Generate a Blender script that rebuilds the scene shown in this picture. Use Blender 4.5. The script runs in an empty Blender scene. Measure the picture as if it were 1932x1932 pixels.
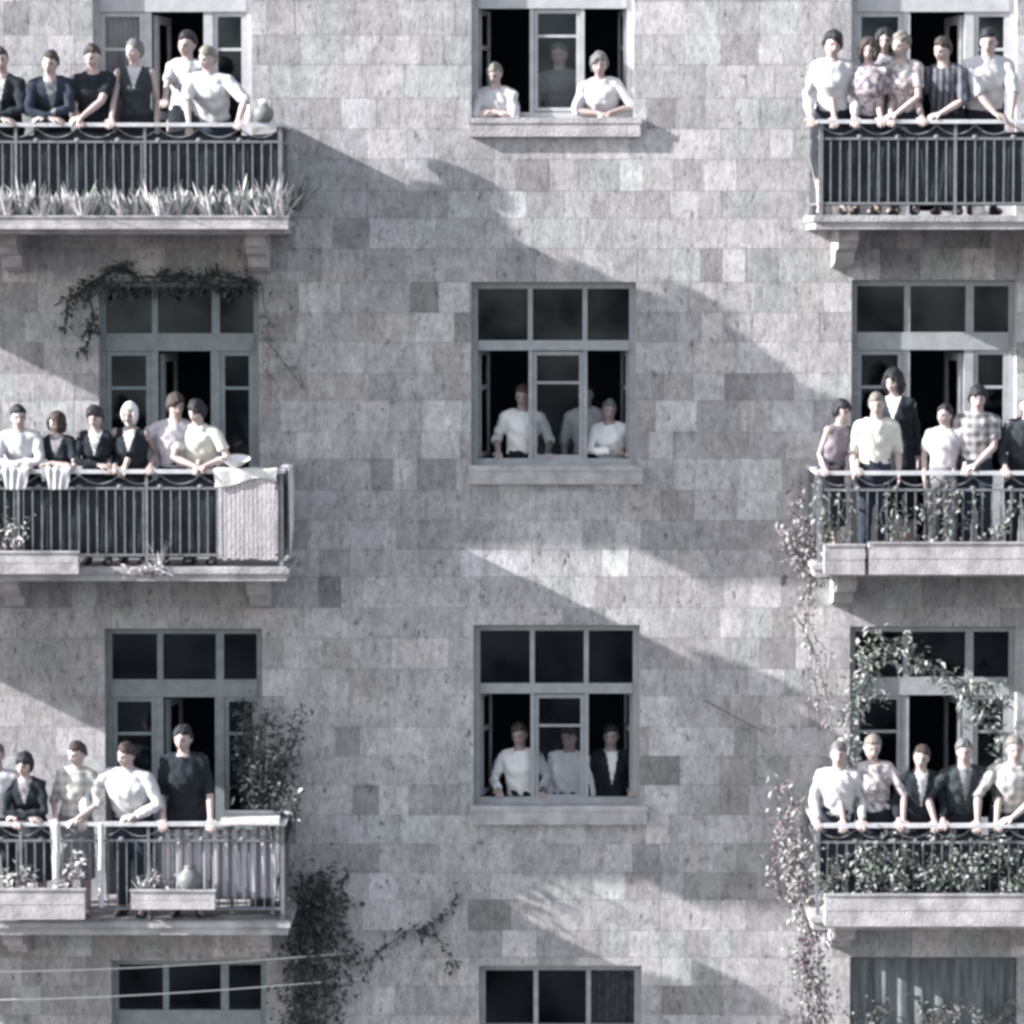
import bpy, math, random
import numpy as np
from mathutils import Vector, Matrix, noise

R = math.radians
random.seed(11)
S = bpy.context.scene
COL = S.collection

# ------------------------------------------------------------------ camera, sky, sun, exposure
DIST, CZ = 42.0, 2.57
PXM = 195.5                                   # picture units (1932 wide) per metre on the facade
cam_d = bpy.data.cameras.new("camera")
cam = bpy.data.objects.new("camera", cam_d)
COL.objects.link(cam)
S.camera = cam
CAM = Vector((0, -DIST, CZ))
cam.location = CAM
cam.rotation_euler = (-CAM).to_track_quat('-Z', 'Y').to_euler()
FPX = PXM * CAM.length
cam_d.sensor_width = 36
cam_d.lens = 36 * FPX / 1932
cam_d.clip_start = 1
cam_d.clip_end = 2000
S.render.resolution_x = S.render.resolution_y = 1024

SUN_A, SUN_B = 4.4, 2.2                      # light runs (A, 1, -B): nearly along the wall, from upper left
w = bpy.data.worlds.new("World")
S.world = w
w.use_nodes = True
nt = w.node_tree
nt.nodes.clear()
sky = nt.nodes.new('ShaderNodeTexSky')
sky.sky_type = 'NISHITA'
sky.sun_disc = False
sky.sun_elevation = math.atan2(SUN_B, math.hypot(SUN_A, 1))
sky.sun_rotation = math.atan2(-SUN_A, -1) % (2 * math.pi)
hs = nt.nodes.new('ShaderNodeHueSaturation')
hs.inputs['Saturation'].default_value = 0.42
bg = nt.nodes.new('ShaderNodeBackground')
bg.inputs['Strength'].default_value = 0.12
wo = nt.nodes.new('ShaderNodeOutputWorld')
nt.links.new(sky.outputs[0], hs.inputs['Color'])
nt.links.new(hs.outputs[0], bg.inputs['Color'])
nt.links.new(bg.outputs[0], wo.inputs['Surface'])

sl = bpy.data.lights.new("sun", 'SUN')
sl.energy = 5.0
sl.angle = R(0.6)
sl.color = (1.0, 0.985, 0.965)
sun = bpy.data.objects.new("sun", sl)
COL.objects.link(sun)
sun.location = (-20, -10, 20)
sun.rotation_euler = Vector((SUN_A, 1, -SUN_B)).to_track_quat('-Z', 'Y').to_euler()

S.view_settings.view_transform = 'Standard'
S.view_settings.look = 'None'
S.view_settings.gamma = 1
S.view_settings.exposure = 1.36
S.cycles.filter_width = 3.2
S.cycles.max_bounces = 6
S.cycles.transparent_max_bounces = 12

_q = cam.rotation_euler.to_quaternion()
_F, _Rt, _Up = _q @ Vector((0, 0, -1)), _q @ Vector((1, 0, 0)), _q @ Vector((0, 1, 0))


def U(u, v, Y=0.0):
    """world point on the plane y=Y seen at picture position (u, v)"""
    d = _F + _Rt * ((u - 966) / FPX) + _Up * ((966 - v) / FPX)
    t = (Y - CAM.y) / d.y
    return CAM + d * t


def ux(u, Y=0.0): return U(u, 966, Y).x
def vz(v, Y=0.0): return U(966, v, Y).z


# ------------------------------------------------------------------ materials
MATS = {}


def mat(name, color, rough=0.85, var=0.12, scale=6.0, bump=0.0, bscale=60.0, spec=0.3, metal=0.0, streak=0.0):
    if name in MATS:
        return MATS[name]
    m = bpy.data.materials.new(name)
    m.use_nodes = True
    n, l = m.node_tree.nodes, m.node_tree.links
    b = n['Principled BSDF']
    b.inputs['Roughness'].default_value = rough
    b.inputs['Specular IOR Level'].default_value = spec
    b.inputs['Metallic'].default_value = metal
    tc = n.new('ShaderNodeTexCoord')
    nz = n.new('ShaderNodeTexNoise')
    nz.inputs['Scale'].default_value = scale
    nz.inputs['Detail'].default_value = 5
    src = tc.outputs['Object']
    if streak:
        mp = n.new('ShaderNodeMapping')
        mp.inputs['Scale'].default_value = (1, 1, streak)
        l.new(src, mp.inputs['Vector'])
        src = mp.outputs[0]
    l.new(src, nz.inputs['Vector'])
    mr = n.new('ShaderNodeMapRange')
    mr.inputs['From Min'].default_value = 0.25
    mr.inputs['From Max'].default_value = 0.75
    mr.inputs['To Min'].default_value = 1 - var
    mr.inputs['To Max'].default_value = 1 + var
    l.new(nz.outputs['Fac'], mr.inputs['Value'])
    mx = n.new('ShaderNodeVectorMath')
    mx.operation = 'SCALE'
    mx.inputs[0].default_value = color[:3]
    l.new(mr.outputs[0], mx.inputs['Scale'])
    l.new(mx.outputs[0], b.inputs['Base Color'])
    if bump:
        n2 = n.new('ShaderNodeTexNoise')
        n2.inputs['Scale'].default_value = bscale
        n2.inputs['Detail'].default_value = 6
        l.new(tc.outputs['Object'], n2.inputs['Vector'])
        bp = n.new('ShaderNodeBump')
        bp.inputs['Strength'].default_value = bump
        bp.inputs['Distance'].default_value = 0.02
        l.new(n2.outputs['Fac'], bp.inputs['Height'])
        l.new(bp.outputs[0], b.inputs['Normal'])
    MATS[name] = m
    return m


def pattern(name, c1, c2, kind='stripe', scale=30.0, axis='X'):
    if name in MATS:
        return MATS[name]
    m = bpy.data.materials.new(name)
    m.use_nodes = True
    n, l = m.node_tree.nodes, m.node_tree.links
    b = n['Principled BSDF']
    b.inputs['Roughness'].default_value = 0.9
    tc = n.new('ShaderNodeTexCoord')
    sp = n.new('ShaderNodeSeparateXYZ')
    l.new(tc.outputs['Object'], sp.inputs[0])

    def wave(out, sc):
        a = n.new('ShaderNodeMath'); a.operation = 'MULTIPLY'; a.inputs[1].default_value = sc
        l.new(out, a.inputs[0])
        s = n.new('ShaderNodeMath'); s.operation = 'SINE'
        l.new(a.outputs[0], s.inputs[0])
        r = n.new('ShaderNodeMapRange')
        r.inputs['From Min'].default_value = -0.3; r.inputs['From Max'].default_value = 0.3
        l.new(s.outputs[0], r.inputs['Value'])
        return r.outputs[0]
    if kind == 'stripe':
        f = wave(sp.outputs[axis], scale)
    elif kind == 'check':
        f1, f2 = wave(sp.outputs['X'], scale), wave(sp.outputs['Z'], scale)
        a = n.new('ShaderNodeMath'); a.operation = 'ADD'
        l.new(f1, a.inputs[0]); l.new(f2, a.inputs[1])
        h = n.new('ShaderNodeMath'); h.operation = 'MULTIPLY'; h.inputs[1].default_value = 0.5
        l.new(a.outputs[0], h.inputs[0])
        f = h.outputs[0]
    else:
        nz = n.new('ShaderNodeTexNoise'); nz.inputs['Scale'].default_value = scale
        nz.inputs['Detail'].default_value = 1
        l.new(tc.outputs['Object'], nz.inputs['Vector'])
        r = n.new('ShaderNodeMapRange')
        r.inputs['From Min'].default_value = 0.44; r.inputs['From Max'].default_value = 0.56
        l.new(nz.outputs['Fac'], r.inputs['Value'])
        f = r.outputs[0]
    mx = n.new('ShaderNodeMix'); mx.data_type = 'RGBA'
    mx.inputs['A'].default_value = (*c1, 1); mx.inputs['B'].default_value = (*c2, 1)
    l.new(f, mx.inputs['Factor'])
    l.new(mx.outputs['Result'], b.inputs['Base Color'])
    MATS[name] = m
    return m


def stone_mat():
    """ashlar: the tone of each block is stored on the block, wear and pits are procedural"""
    m = bpy.data.materials.new('tuff_stone')
    m.use_nodes = True
    n, l = m.node_tree.nodes, m.node_tree.links
    b = n['Principled BSDF']
    b.inputs['Roughness'].default_value = 0.95
    b.inputs['Specular IOR Level'].default_value = 0.15
    at = n.new('ShaderNodeAttribute'); at.attribute_name = 'tone'
    tc = n.new('ShaderNodeTexCoord')

    def noise_(scale, detail, stretch=(1, 1, 1), rough=0.6):
        mp = n.new('ShaderNodeMapping'); mp.inputs['Scale'].default_value = stretch
        l.new(tc.outputs['Object'], mp.inputs['Vector'])
        z = n.new('ShaderNodeTexNoise')
        z.inputs['Scale'].default_value = scale; z.inputs['Detail'].default_value = detail
        z.inputs['Roughness'].default_value = rough
        l.new(mp.outputs[0], z.inputs['Vector'])
        return z.outputs['Fac']

    def rng(f, a, b_, c, d):
        r = n.new('ShaderNodeMapRange')
        for k, v in zip(('From Min', 'From Max', 'To Min', 'To Max'), (a, b_, c, d)):
            r.inputs[k].default_value = v
        l.new(f, r.inputs['Value'])
        return r.outputs[0]

    def mul(a, b_):
        x = n.new('ShaderNodeMath'); x.operation = 'MULTIPLY'
        l.new(a, x.inputs[0]); l.new(b_, x.inputs[1])
        return x.outputs[0]
    big = rng(noise_(0.45, 3), 0.3, 0.7, 0.86, 1.12)
    mid = rng(noise_(5, 7, (1, 1, 0.6), .75), 0.3, 0.7, 0.70, 1.30)
    streak = rng(noise_(17, 6, (1, 1, 0.5), 0.8), 0.32, 0.68, 0.70, 1.24)
    pits = rng(noise_(9, 5, (1, 1, 0.6), 0.72), 0.31, 0.40, 0.30, 1.0)
    pits2 = rng(noise_(24, 4, (1, 1, 0.4), 0.7), 0.30, 0.44, 0.5, 1.0)
    f = mul(mul(mul(big, mid), streak), mul(pits, pits2))
    sc = n.new('ShaderNodeVectorMath'); sc.operation = 'SCALE'
    l.new(at.outputs['Color'], sc.inputs[0]); l.new(f, sc.inputs['Scale'])
    l.new(sc.outputs[0], b.inputs['Base Color'])
    hsum = n.new('ShaderNodeMath'); hsum.operation = 'ADD'
    l.new(noise_(30, 6, (1, 1, 0.5), 0.7), hsum.inputs[0]); l.new(pits, hsum.inputs[1])
    bp = n.new('ShaderNodeBump')
    bp.inputs['Strength'].default_value = 0.7; bp.inputs['Distance'].default_value = 0.008
    l.new(hsum.outputs[0], bp.inputs['Height'])
    l.new(bp.outputs[0], b.inputs['Normal'])
    MATS['tuff_stone'] = m
    return m


M_STONE = stone_mat()
M_MORTAR = mat('mortar', (0.38, 0.365, 0.375), 0.95, 0.2, 8, 0.4, 50)
M_TRIM = mat('cut_stone_trim', (0.40, 0.385, 0.40), 0.92, 0.34, 6, 0.5, 40)
M_SLAB = mat('balcony_concrete', (0.36, 0.35, 0.365), 0.92, 0.42, 4, 0.5, 40)
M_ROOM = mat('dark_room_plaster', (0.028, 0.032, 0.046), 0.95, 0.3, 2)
M_FRAME = mat('grey_painted_wood', (0.31, 0.325, 0.345), 0.6, 0.16, 9, 0.15, 40)
M_WFRAME = mat('white_painted_wood', (0.44, 0.44, 0.46), 0.55, 0.14, 9, 0.15, 40)
M_TFRAME = mat('teal_grey_painted_wood', (0.22, 0.25, 0.265), 0.6, 0.2, 9, 0.15, 40)
M_IRON = mat('painted_iron', (0.17, 0.175, 0.19), 0.55, 0.25, 14, 0.2, 60, 0.4)
M_RAIL = mat('pale_painted_handrail', (0.50, 0.50, 0.53), 0.5, 0.28, 10, 0.15, 50)
M_WOODW = mat('whitewashed_planter_wood', (0.40, 0.385, 0.40), 0.85, 0.4, 6, 0.3, 40)
M_CURT = mat('pale_pink_curtain', (0.36, 0.31, 0.33), 0.95, 0.15, 8)
M_BLIND = mat('grey_lace_curtain', (0.15, 0.165, 0.18), 0.95, 0.5, 20, 0.2, 40, streak=0.12)
M_CLOTHW = mat('off_white_blanket', (0.62, 0.605, 0.60), 0.95, 0.12, 12, 0.3, 40)
M_GLASS = bpy.data.materials.new('window_glass')
M_GLASS.use_nodes = True
_n, _l = M_GLASS.node_tree.nodes, M_GLASS.node_tree.links
_n.clear()
_t = _n.new('ShaderNodeBsdfTransparent'); _t.inputs['Color'].default_value = (0.95, 0.96, 0.97, 1)
_g = _n.new('ShaderNodeBsdfGlossy'); _g.inputs['Roughness'].default_value = 0.06
_g.inputs['Color'].default_value = (0.62, 0.72, 0.85, 1)
_tc = _n.new('ShaderNodeTexCoord'); _nz = _n.new('ShaderNodeTexNoise'); _nz.inputs['Scale'].default_value = 1.6; _nz.inputs['Detail'].default_value = 3
_cr = _n.new('ShaderNodeValToRGB'); _cr.color_ramp.elements[0].position = .35; _cr.color_ramp.elements[0].color = (.12, .15, .2, 1)
_cr.color_ramp.elements[1].position = .68; _cr.color_ramp.elements[1].color = (.75, .85, .98, 1)
_l.new(_tc.outputs['Object'], _nz.inputs['Vector']); _l.new(_nz.outputs['Fac'], _cr.inputs[0]); _l.new(_cr.outputs[0], _g.inputs['Color'])
_f = _n.new('ShaderNodeFresnel'); _f.inputs['IOR'].default_value = 1.45
_m = _n.new('ShaderNodeMixShader'); _o = _n.new('ShaderNodeOutputMaterial')
_l.new(_f.outputs[0], _m.inputs[0]); _l.new(_t.outputs[0], _m.inputs[1]); _l.new(_g.outputs[0], _m.inputs[2])
_l.new(_m.outputs[0], _o.inputs['Surface'])

M_SKIN = mat('skin', (0.43, 0.345, 0.33), 0.6, 0.06, 20)
M_SKIN_DARK = mat('tanned_shaded_skin', (0.34, 0.27, 0.26), 0.65, 0.08, 20)  # darker skin copy; on the window people it imitates indoor shade
M_EYE = mat('dark_eye', (0.05, 0.04, 0.045), 0.4, 0.05)
M_LIP = mat('lips', (0.34, 0.20, 0.20), 0.6, 0.05)
HAIR = {'black': mat('black_hair', (0.022, 0.022, 0.028), 0.55, 0.4, 40, 0.5, 90),
        'brown': mat('brown_hair', (0.055, 0.042, 0.04), 0.55, 0.4, 40, 0.5, 90),
        'grey': mat('grey_hair', (0.15, 0.145, 0.15), 0.6, 0.3, 40, 0.5, 90),
        'fair': mat('fair_hair', (0.20, 0.185, 0.17), 0.6, 0.25, 40, 0.5, 90),
        'scarf': mat('white_headscarf', (0.74, 0.72, 0.74), 0.9, 0.08, 14, 0.2, 40)}
FAB = {
    'bright': mat('white_cotton_brightened', (0.82, 0.815, 0.83), 0.9, 0.08, 9, 0.45, 13),  # white cotton lightened to offset the dim light at the windows
    'white': mat('white_cotton', (0.51, 0.505, 0.53), 0.9, 0.16, 9, 0.45, 13),
    'cream': mat('cream_cotton', (0.60, 0.59, 0.54), 0.9, 0.12, 9, 0.45, 13),
    'lilac': mat('pale_lilac_cotton', (0.46, 0.43, 0.48), 0.9, 0.12, 9, 0.45, 13),
    'black': mat('black_wool', (0.016, 0.020, 0.027), 0.95, 0.3, 12, 0.6, 14),
    'navy': mat('navy_wool', (0.028, 0.036, 0.055), 0.95, 0.25, 12, 0.6, 14),
    'grey': mat('grey_wool', (0.20, 0.20, 0.215), 0.95, 0.15, 12, 0.6, 14),
    'mauve': mat('mauve_grey_knit', (0.22, 0.19, 0.22), 0.95, 0.2, 14, 0.6, 14),
    'teal': mat('dark_teal_wool', (0.035, 0.043, 0.05), 0.95, 0.25, 12, 0.6, 14),
    'stripe': pattern('dark_striped_shirting', (0.03, 0.035, 0.05), (0.12, 0.12, 0.145), 'stripe', 110),
    'plaid': pattern('plaid_shirting', (0.44, 0.41, 0.42), (0.12, 0.125, 0.135), 'check', 75),
    'check': pattern('pale_checked_cotton', (0.52, 0.505, 0.49), (0.30, 0.295, 0.29), 'check', 70),
    'print': pattern('mottled_print_cotton', (0.42, 0.38, 0.41), (0.18, 0.15, 0.18), 'blob', 20),
    'print2': pattern('light_floral_print', (0.50, 0.48, 0.50), (0.26, 0.22, 0.23), 'blob', 20),
}
M_SHOE = mat('dark_shoe_leather', (0.02, 0.02, 0.022), 0.5, 0.2)
LEAF = {'pale': mat('pale_variegated_leaf', (0.62, 0.60, 0.62), 0.6, 0.25, 9),
        'soft': mat('silvery_vine_leaf', (0.33, 0.335, 0.33), 0.7, 0.35, 9),
        'mid': mat('grey_green_leaf', (0.16, 0.19, 0.165), 0.65, 0.3, 9),
        'dark': mat('dark_leaf', (0.065, 0.078, 0.08), 0.7, 0.35, 9),
        'dry': mat('dry_mauve_leaf', (0.20, 0.165, 0.185), 0.8, 0.3, 9)}
M_STEM = mat('woody_stem', (0.09, 0.08, 0.08), 0.9, 0.3, 20)
M_SOIL = mat('potting_soil', (0.05, 0.042, 0.04), 1, 0.3, 30)
M_CLAY = mat('glazed_pot', (0.16, 0.165, 0.17), 0.45, 0.2, 9)
M_ENAMEL = mat('white_enamel', (0.74, 0.74, 0.76), 0.3, 0.05, 9, spec=0.5)


# ------------------------------------------------------------------ mesh building
class MB:
    def __init__(self):
        self.v, self.f, self.m, self.c, self.n = [], [], [], [], 0

    def add(self, vs, fs, mi=0, col=None):
        o = self.n
        self.v.extend([tuple(p) for p in vs])
        self.n += len(vs)
        for f in fs:
            self.f.append([i + o for i in f])
            self.m.append(mi)
            self.c.append(col)

    def box(self, x0, x1, y0, y1, z0, z1, mi=0, col=None, skip=()):
        vs = [(x0, y0, z0), (x1, y0, z0), (x1, y1, z0), (x0, y1, z0), (x0, y0, z1), (x1, y0, z1), (x1, y1, z1), (x0, y1, z1)]
        fs = {'b': (0, 3, 2, 1), 't': (4, 5, 6, 7), 'f': (0, 1, 5, 4), 'r': (1, 2, 6, 5), 'k': (2, 3, 7, 6), 'l': (3, 0, 4, 7)}
        self.add(vs, [fs[k] for k in fs if k not in skip], mi, col)

    def obox(self, c, ax, ay, az, mi=0):
        c = Vector(c)
        vs = []
        for k in ((-1, -1, -1), (1, -1, -1), (1, 1, -1), (-1, 1, -1), (-1, -1, 1), (1, -1, 1), (1, 1, 1), (-1, 1, 1)):
            vs.append(c + ax * k[0] + ay * k[1] + az * k[2])
        self.add(vs, [(0, 3, 2, 1), (4, 5, 6, 7), (0, 1, 5, 4), (1, 2, 6, 5), (2, 3, 7, 6), (3, 0, 4, 7)], mi)

    def loft(self, rings, n=12, mi=0):
        """rings: (centre, axis a (with length), axis b (with length)); closed with caps"""
        vs, fs = [], []
        for c, a, b in rings:
            c, a, b = Vector(c), Vector(a), Vector(b)
            for k in range(n):
                t = 2 * math.pi * k / n
                vs.append(c + a * math.cos(t) + b * math.sin(t))
        for i in range(len(rings) - 1):
            for k in range(n):
                k2 = (k + 1) % n
                fs.append((i * n + k, i * n + k2, (i + 1) * n + k2, (i + 1) * n + k))
        fs.append(tuple(reversed(range(n))))
        fs.append(tuple(range((len(rings) - 1) * n, len(rings) * n)))
        self.add(vs, fs, mi)

    def tube(self, pts, rad, n=8, mi=0, cap=True):
        pts = [Vector(p) for p in pts]
        if not hasattr(rad, '__len__'):
            rad = [rad] * len(pts)
        rings, up = [], None
        P2, R2 = list(pts), list(rad)
        if cap:      # rounded ends
            d0 = (pts[0] - pts[1]).normalized(); d1 = (pts[-1] - pts[-2]).normalized()
            P2 = [pts[0] + d0 * rad[0] * 0.95, pts[0] + d0 * rad[0] * 0.6] + pts + [pts[-1] + d1 * rad[-1] * 0.6, pts[-1] + d1 * rad[-1] * 0.95]
            R2 = [rad[0] * 0.3, rad[0] * 0.8] + list(rad) + [rad[-1] * 0.8, rad[-1] * 0.3]
        a = None
        for i, p in enumerate(P2):
            d = (P2[min(i + 1, len(P2) - 1)] - P2[max(i - 1, 0)])
            d = d.normalized() if d.length > 1e-9 else Vector((0, 0, 1))
            if a is None:
                a = d.orthogonal().normalized()
            else:
                a = (a - d * a.dot(d))
                a = a.normalized() if a.length > 1e-6 else d.orthogonal().normalized()
            b = d.cross(a)
            rings.append((p, a * R2[i], b * R2[i]))
        self.loft(rings, n, mi)

    def ball(self, c, r, n=12, mi=0):
        c = Vector(c)
        rx, ry, rz = r if hasattr(r, '__len__') else (r, r, r)
        rings = []
        m = max(5, n // 2)
        for i in range(m + 1):
            t = -math.pi / 2 + math.pi * i / m
            t = max(-1.45, min(1.45, t))
            rings.append((c + Vector((0, 0, rz * math.sin(t))), (rx * math.cos(t), 0, 0), (0, ry * math.cos(t), 0)))
        self.loft(rings, n, mi)

    def leaf(self, base, d, L, wd, mi=0, droop=0.3, fold=0.25):
        base, d = Vector(base), Vector(d).normalized()
        side = d.cross(Vector((random.uniform(-.4, .4), random.uniform(-.4, .4), 1)))
        side = side.normalized() if side.length > 1e-3 else Vector((1, 0, 0))
        up = side.cross(d)
        p1 = base + d * L * 0.45 + Vector((0, 0, -droop * L * 0.12))
        p2 = base + d * L + Vector((0, 0, -droop * L * 0.5))
        k = up * wd * fold
        vs = [base, p1 + side * wd * 0.5 + k, p1, p1 - side * wd * 0.5 + k, p2]
        self.add(vs, [(0, 2, 1), (0, 3, 2), (1, 2, 4), (2, 3, 4)], mi)

    def blade(self, base, d, L, wd, mi=0, droop=0.4):
        base, d = Vector(base), Vector(d).normalized()
        side = d.cross(Vector((0, 0, 1)))
        side = side.normalized() if side.length > 1e-3 else Vector((1, 0, 0))
        vs, n = [], 5
        for i in range(n + 1):
            t = i / n
            wi = wd * (0.6 + 0.8 * t) * (1 - t ** 2.2) + 0.0008
            c = base + d * L * t + Vector((0, 0, -droop * L * t * t * 0.5))
            k = side.cross(d) * wi * 0.25
            vs += [c - side * wi / 2 + k, c, c + side * wi / 2 + k]
        fs = []
        for i in range(n):
            o = i * 3
            fs += [(o, o + 1, o + 4, o + 3), (o + 1, o + 2, o + 5, o + 4)]
        self.add(vs, fs, mi)

    def mesh(self, name, mats):
        me = bpy.data.meshes.new(name)
        me.from_pydata(self.v, [], self.f)
        for m in mats:
            me.materials.append(m)
        me.polygons.foreach_set('material_index', self.m)
        if any(c is not None for c in self.c):
            at = me.color_attributes.new('tone', 'FLOAT_COLOR', 'CORNER')
            buf = []
            for f, c in zip(self.f, self.c):
                c = c or (0.4, 0.4, 0.4)
                buf += [c[0], c[1], c[2], 1.0] * len(f)
            at.data.foreach_set('color', buf)
        me.update()
        return me

    def build(self, name, mats, parent=None, smooth=False):
        if not isinstance(mats, (list, tuple)):
            mats = [mats]
        me = self.mesh(name, mats)
        if smooth:
            me.shade_smooth()
        o = bpy.data.objects.new(name, me)
        COL.objects.link(o)
        if parent:
            o.parent = parent
        return o


def tag(o, label=None, cat=None, group=None, kind=None):
    if label: o['label'] = label
    if cat: o['category'] = cat
    if group: o['group'] = group
    if kind: o['kind'] = kind
    return o


def empty(name, loc=(0, 0, 0), rz=0):
    o = bpy.data.objects.new(name, None)
    COL.objects.link(o)
    o.location = loc
    o.rotation_euler = (0, 0, rz)
    o.empty_display_size = 0.2
    return o


def adopt(child, parent):
    """parent a mesh built in world coordinates under an unrotated empty"""
    child.parent = parent
    child.location = -Vector(parent.location)
    return child


# ------------------------------------------------------------------ the setting
GZ = -9.3
g = MB(); g.add([(-300, -300, GZ), (300, -300, GZ), (300, 300, GZ), (-300, 300, GZ)], [(0, 1, 2, 3)])
tag(g.build('ground', mat('asphalt', (0.07, 0.07, 0.072), 0.95, 0.2, 0.8)), kind='structure')
g = MB(); g.box(-40, 40, -4.2, 0.2, GZ - 0.1, GZ + 0.13)
tag(g.build('pavement', mat('paving', (0.24, 0.235, 0.23), 0.95, 0.15, 1.5)), kind='structure')

# ------------------------------------------------------------------ facade
BLD = empty('apartment_building', (0, 0, GZ))
tag(BLD, 'pale grey stone block of flats with rows of windows and iron balconies', 'building')
XL, XR, ZB, ZT = -9.0, 9.0, GZ, 5.75

# openings on the wall plane: x0, x1, z0, z1
def rect(u0, u1, v0, v1): return (ux(u0), ux(u1), vz(v1), vz(v0))


ROWV = {-0: -107, 1: 532, 2: 1180, 3: 1822}
CEN = [(890, 1194, -113, 224), (889, 1200, 532, 879), (893, 1208, 1179, 1520), (903, 1212, 1822, 2150)]
FLOORV = [412, 1066, 1736, 2400]                 # balcony floors, read at the front edge
DOORL = [(180, 478), (188, 490), (196, 494), (205, 500)]
DOORR = [(1602, 1912), (1605, 1915), (1605, 1920), (1608, 1925)]
DTOPL = [-113, 530, 1186, 1812]
DTOPR = [-113, 528, 1182, 1806]
YF = -1.32                                       # plane of the front railings
floor_z = [vz(v, YF - 0.06) for v in FLOORV]
openings = []
for q in CEN:
    openings.append(rect(*q))
door_rects = []
for i in range(4):
    for side, DD, TT in (('l', DOORL, DTOPL), ('r', DOORR, DTOPR)):
        r_ = (ux(DD[i][0]), ux(DD[i][1]), floor_z[i] + (0.02 if i < 3 else 0.9), vz(TT[i]))
        openings.append(r_)
        door_rects.append((i, side, r_))


def sub(r, o, eps=0.012):
    x0, x1, z0, z1 = r
    a0, a1, b0, b1 = o
    if x1 <= a0 or x0 >= a1 or z1 <= b0 or z0 >= b1:
        return [r]
    out = []
    if z1 > b1: out.append((x0, x1, b1, z1))
    if z0 < b0: out.append((x0, x1, z0, b0))
    zz0, zz1 = max(z0, b0), min(z1, b1)
    if x0 < a0: out.append((x0, a0, zz0, zz1))
    if x1 > a1: out.append((a1, x1, zz0, zz1))
    return [p for p in out if p[1] - p[0] > eps and p[3] - p[2] > eps]


# backing sheet with the openings cut out
xs = sorted({XL, XR, *[o[0] for o in openings], *[o[1] for o in openings]})
zs = sorted({ZB, ZT, *[o[2] for o in openings], *[o[3] for o in openings]})
wb = MB()
for i in range(len(xs) - 1):
    for j in range(len(zs) - 1):
        cx, cz = (xs[i] + xs[i + 1]) / 2, (zs[j] + zs[j + 1]) / 2
        if any(o[0] < cx < o[1] and o[2] < cz < o[3] for o in openings):
            continue
        wb.add([(xs[i], 0.006, zs[j]), (xs[i + 1], 0.006, zs[j]), (xs[i + 1], 0.006, zs[j + 1]), (xs[i], 0.006, zs[j + 1])], [(0, 1, 2, 3)], 1)
# outer shell, so the building is solid from elsewhere
wb.add([(XL, 0.006, ZB), (XL, 0.006, ZT), (XL, 12, ZT), (XL, 12, ZB)], [(0, 1, 2, 3)], 1)
wb.add([(XR, 0.006, ZB), (XR, 12, ZB), (XR, 12, ZT), (XR, 0.006, ZT)], [(0, 1, 2, 3)], 1)
wb.add([(XL, 12, ZB), (XL, 12, ZT), (XR, 12, ZT), (XR, 12, ZB)], [(0, 1, 2, 3)], 1)
wb.add([(XL, 0.006, ZT), (XR, 0.006, ZT), (XR, 12, ZT), (XL, 12, ZT)], [(0, 1, 2, 3)], 1)
# reveals
RV = 0.27
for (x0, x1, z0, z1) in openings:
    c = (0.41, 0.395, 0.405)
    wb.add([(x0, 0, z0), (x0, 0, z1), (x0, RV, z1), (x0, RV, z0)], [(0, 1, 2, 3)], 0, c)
    wb.add([(x1, 0, z0), (x1, RV, z0), (x1, RV, z1), (x1, 0, z1)], [(0, 1, 2, 3)], 0, (0.50, 0.49, 0.505))  # right side toned lighter, as if struck by the sun
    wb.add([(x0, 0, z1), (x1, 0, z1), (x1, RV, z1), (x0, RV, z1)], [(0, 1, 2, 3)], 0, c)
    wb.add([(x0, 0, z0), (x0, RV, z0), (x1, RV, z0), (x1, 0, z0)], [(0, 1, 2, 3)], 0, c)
# coursed blocks
rs = random.Random(5)
special = [(U(1242, 1435), 0.22), (U(955, 1725), 0.22), (U(825, 555), 0.24), (U(1185, 1078), 0.60), (U(815, 610), 0.50),
           (U(860, 600), 0.27), (U(1400, 910), 0.52), (U(750, 1050), 0.44), (U(1265, 1440), 0.22)]
course, z = 0, vz(532) - 0.306 * 60
while z < ZT:
    h = 0.292 + rs.choice((-.03, -.01, 0, .01, .03))
    x = XL - rs.uniform(0, .4)
    while x < XR:
        wd = rs.uniform(0.20, 0.42) * (1 if rs.random() < .85 else 1.35)
        r0 = (max(x, XL), min(x + wd, XR), max(z, ZB), min(z + h, ZT))
        t = rs.random()
        lum = rs.gauss(0.395, 0.043)
        if t < 0.025: lum = rs.uniform(0.26, 0.31)
        elif t < 0.16: lum = rs.uniform(0.46, 0.54)
        hue = rs.random()
        tint = (1.008, 0.98, 1.018)
        if hue < 0.3: tint = (1.022, 0.98, 1.0)
        elif hue > 0.78: tint = (0.99, 0.995, 1.01)
        for sp_, l_ in special:
            if x < sp_.x < x + wd and z < sp_.z < z + h:
                lum, tint = l_, (1.0, .99, 1.0)
        pieces = [r0] if r0[1] - r0[0] > .02 and r0[3] - r0[2] > .02 else []
        for o in openings:
            pieces = [q for p in pieces for q in sub(p, o)]
        prd = rs.uniform(0.0, 0.0025)
        for (a, b, c, d) in pieces:
            gp = 0.0017
            col = tuple(lum * k for k in tint)
            wb.box(a + (gp if a > x - 1e-6 and abs(a - x) < 1e-6 else 0.0003), b - (gp if abs(b - x - wd) < 1e-6 else 0.0003),
                   -0.002 - prd, 0.0062, c + (gp if abs(c - z) < 1e-6 else 0.0003), d - (gp if abs(d - z - h) < 1e-6 else 0.0003), 0, col, skip=('k',))
        x += wd
    z += h
    course += 1
adopt(wb.build('wall', [M_STONE, M_MORTAR]), BLD)

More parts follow.
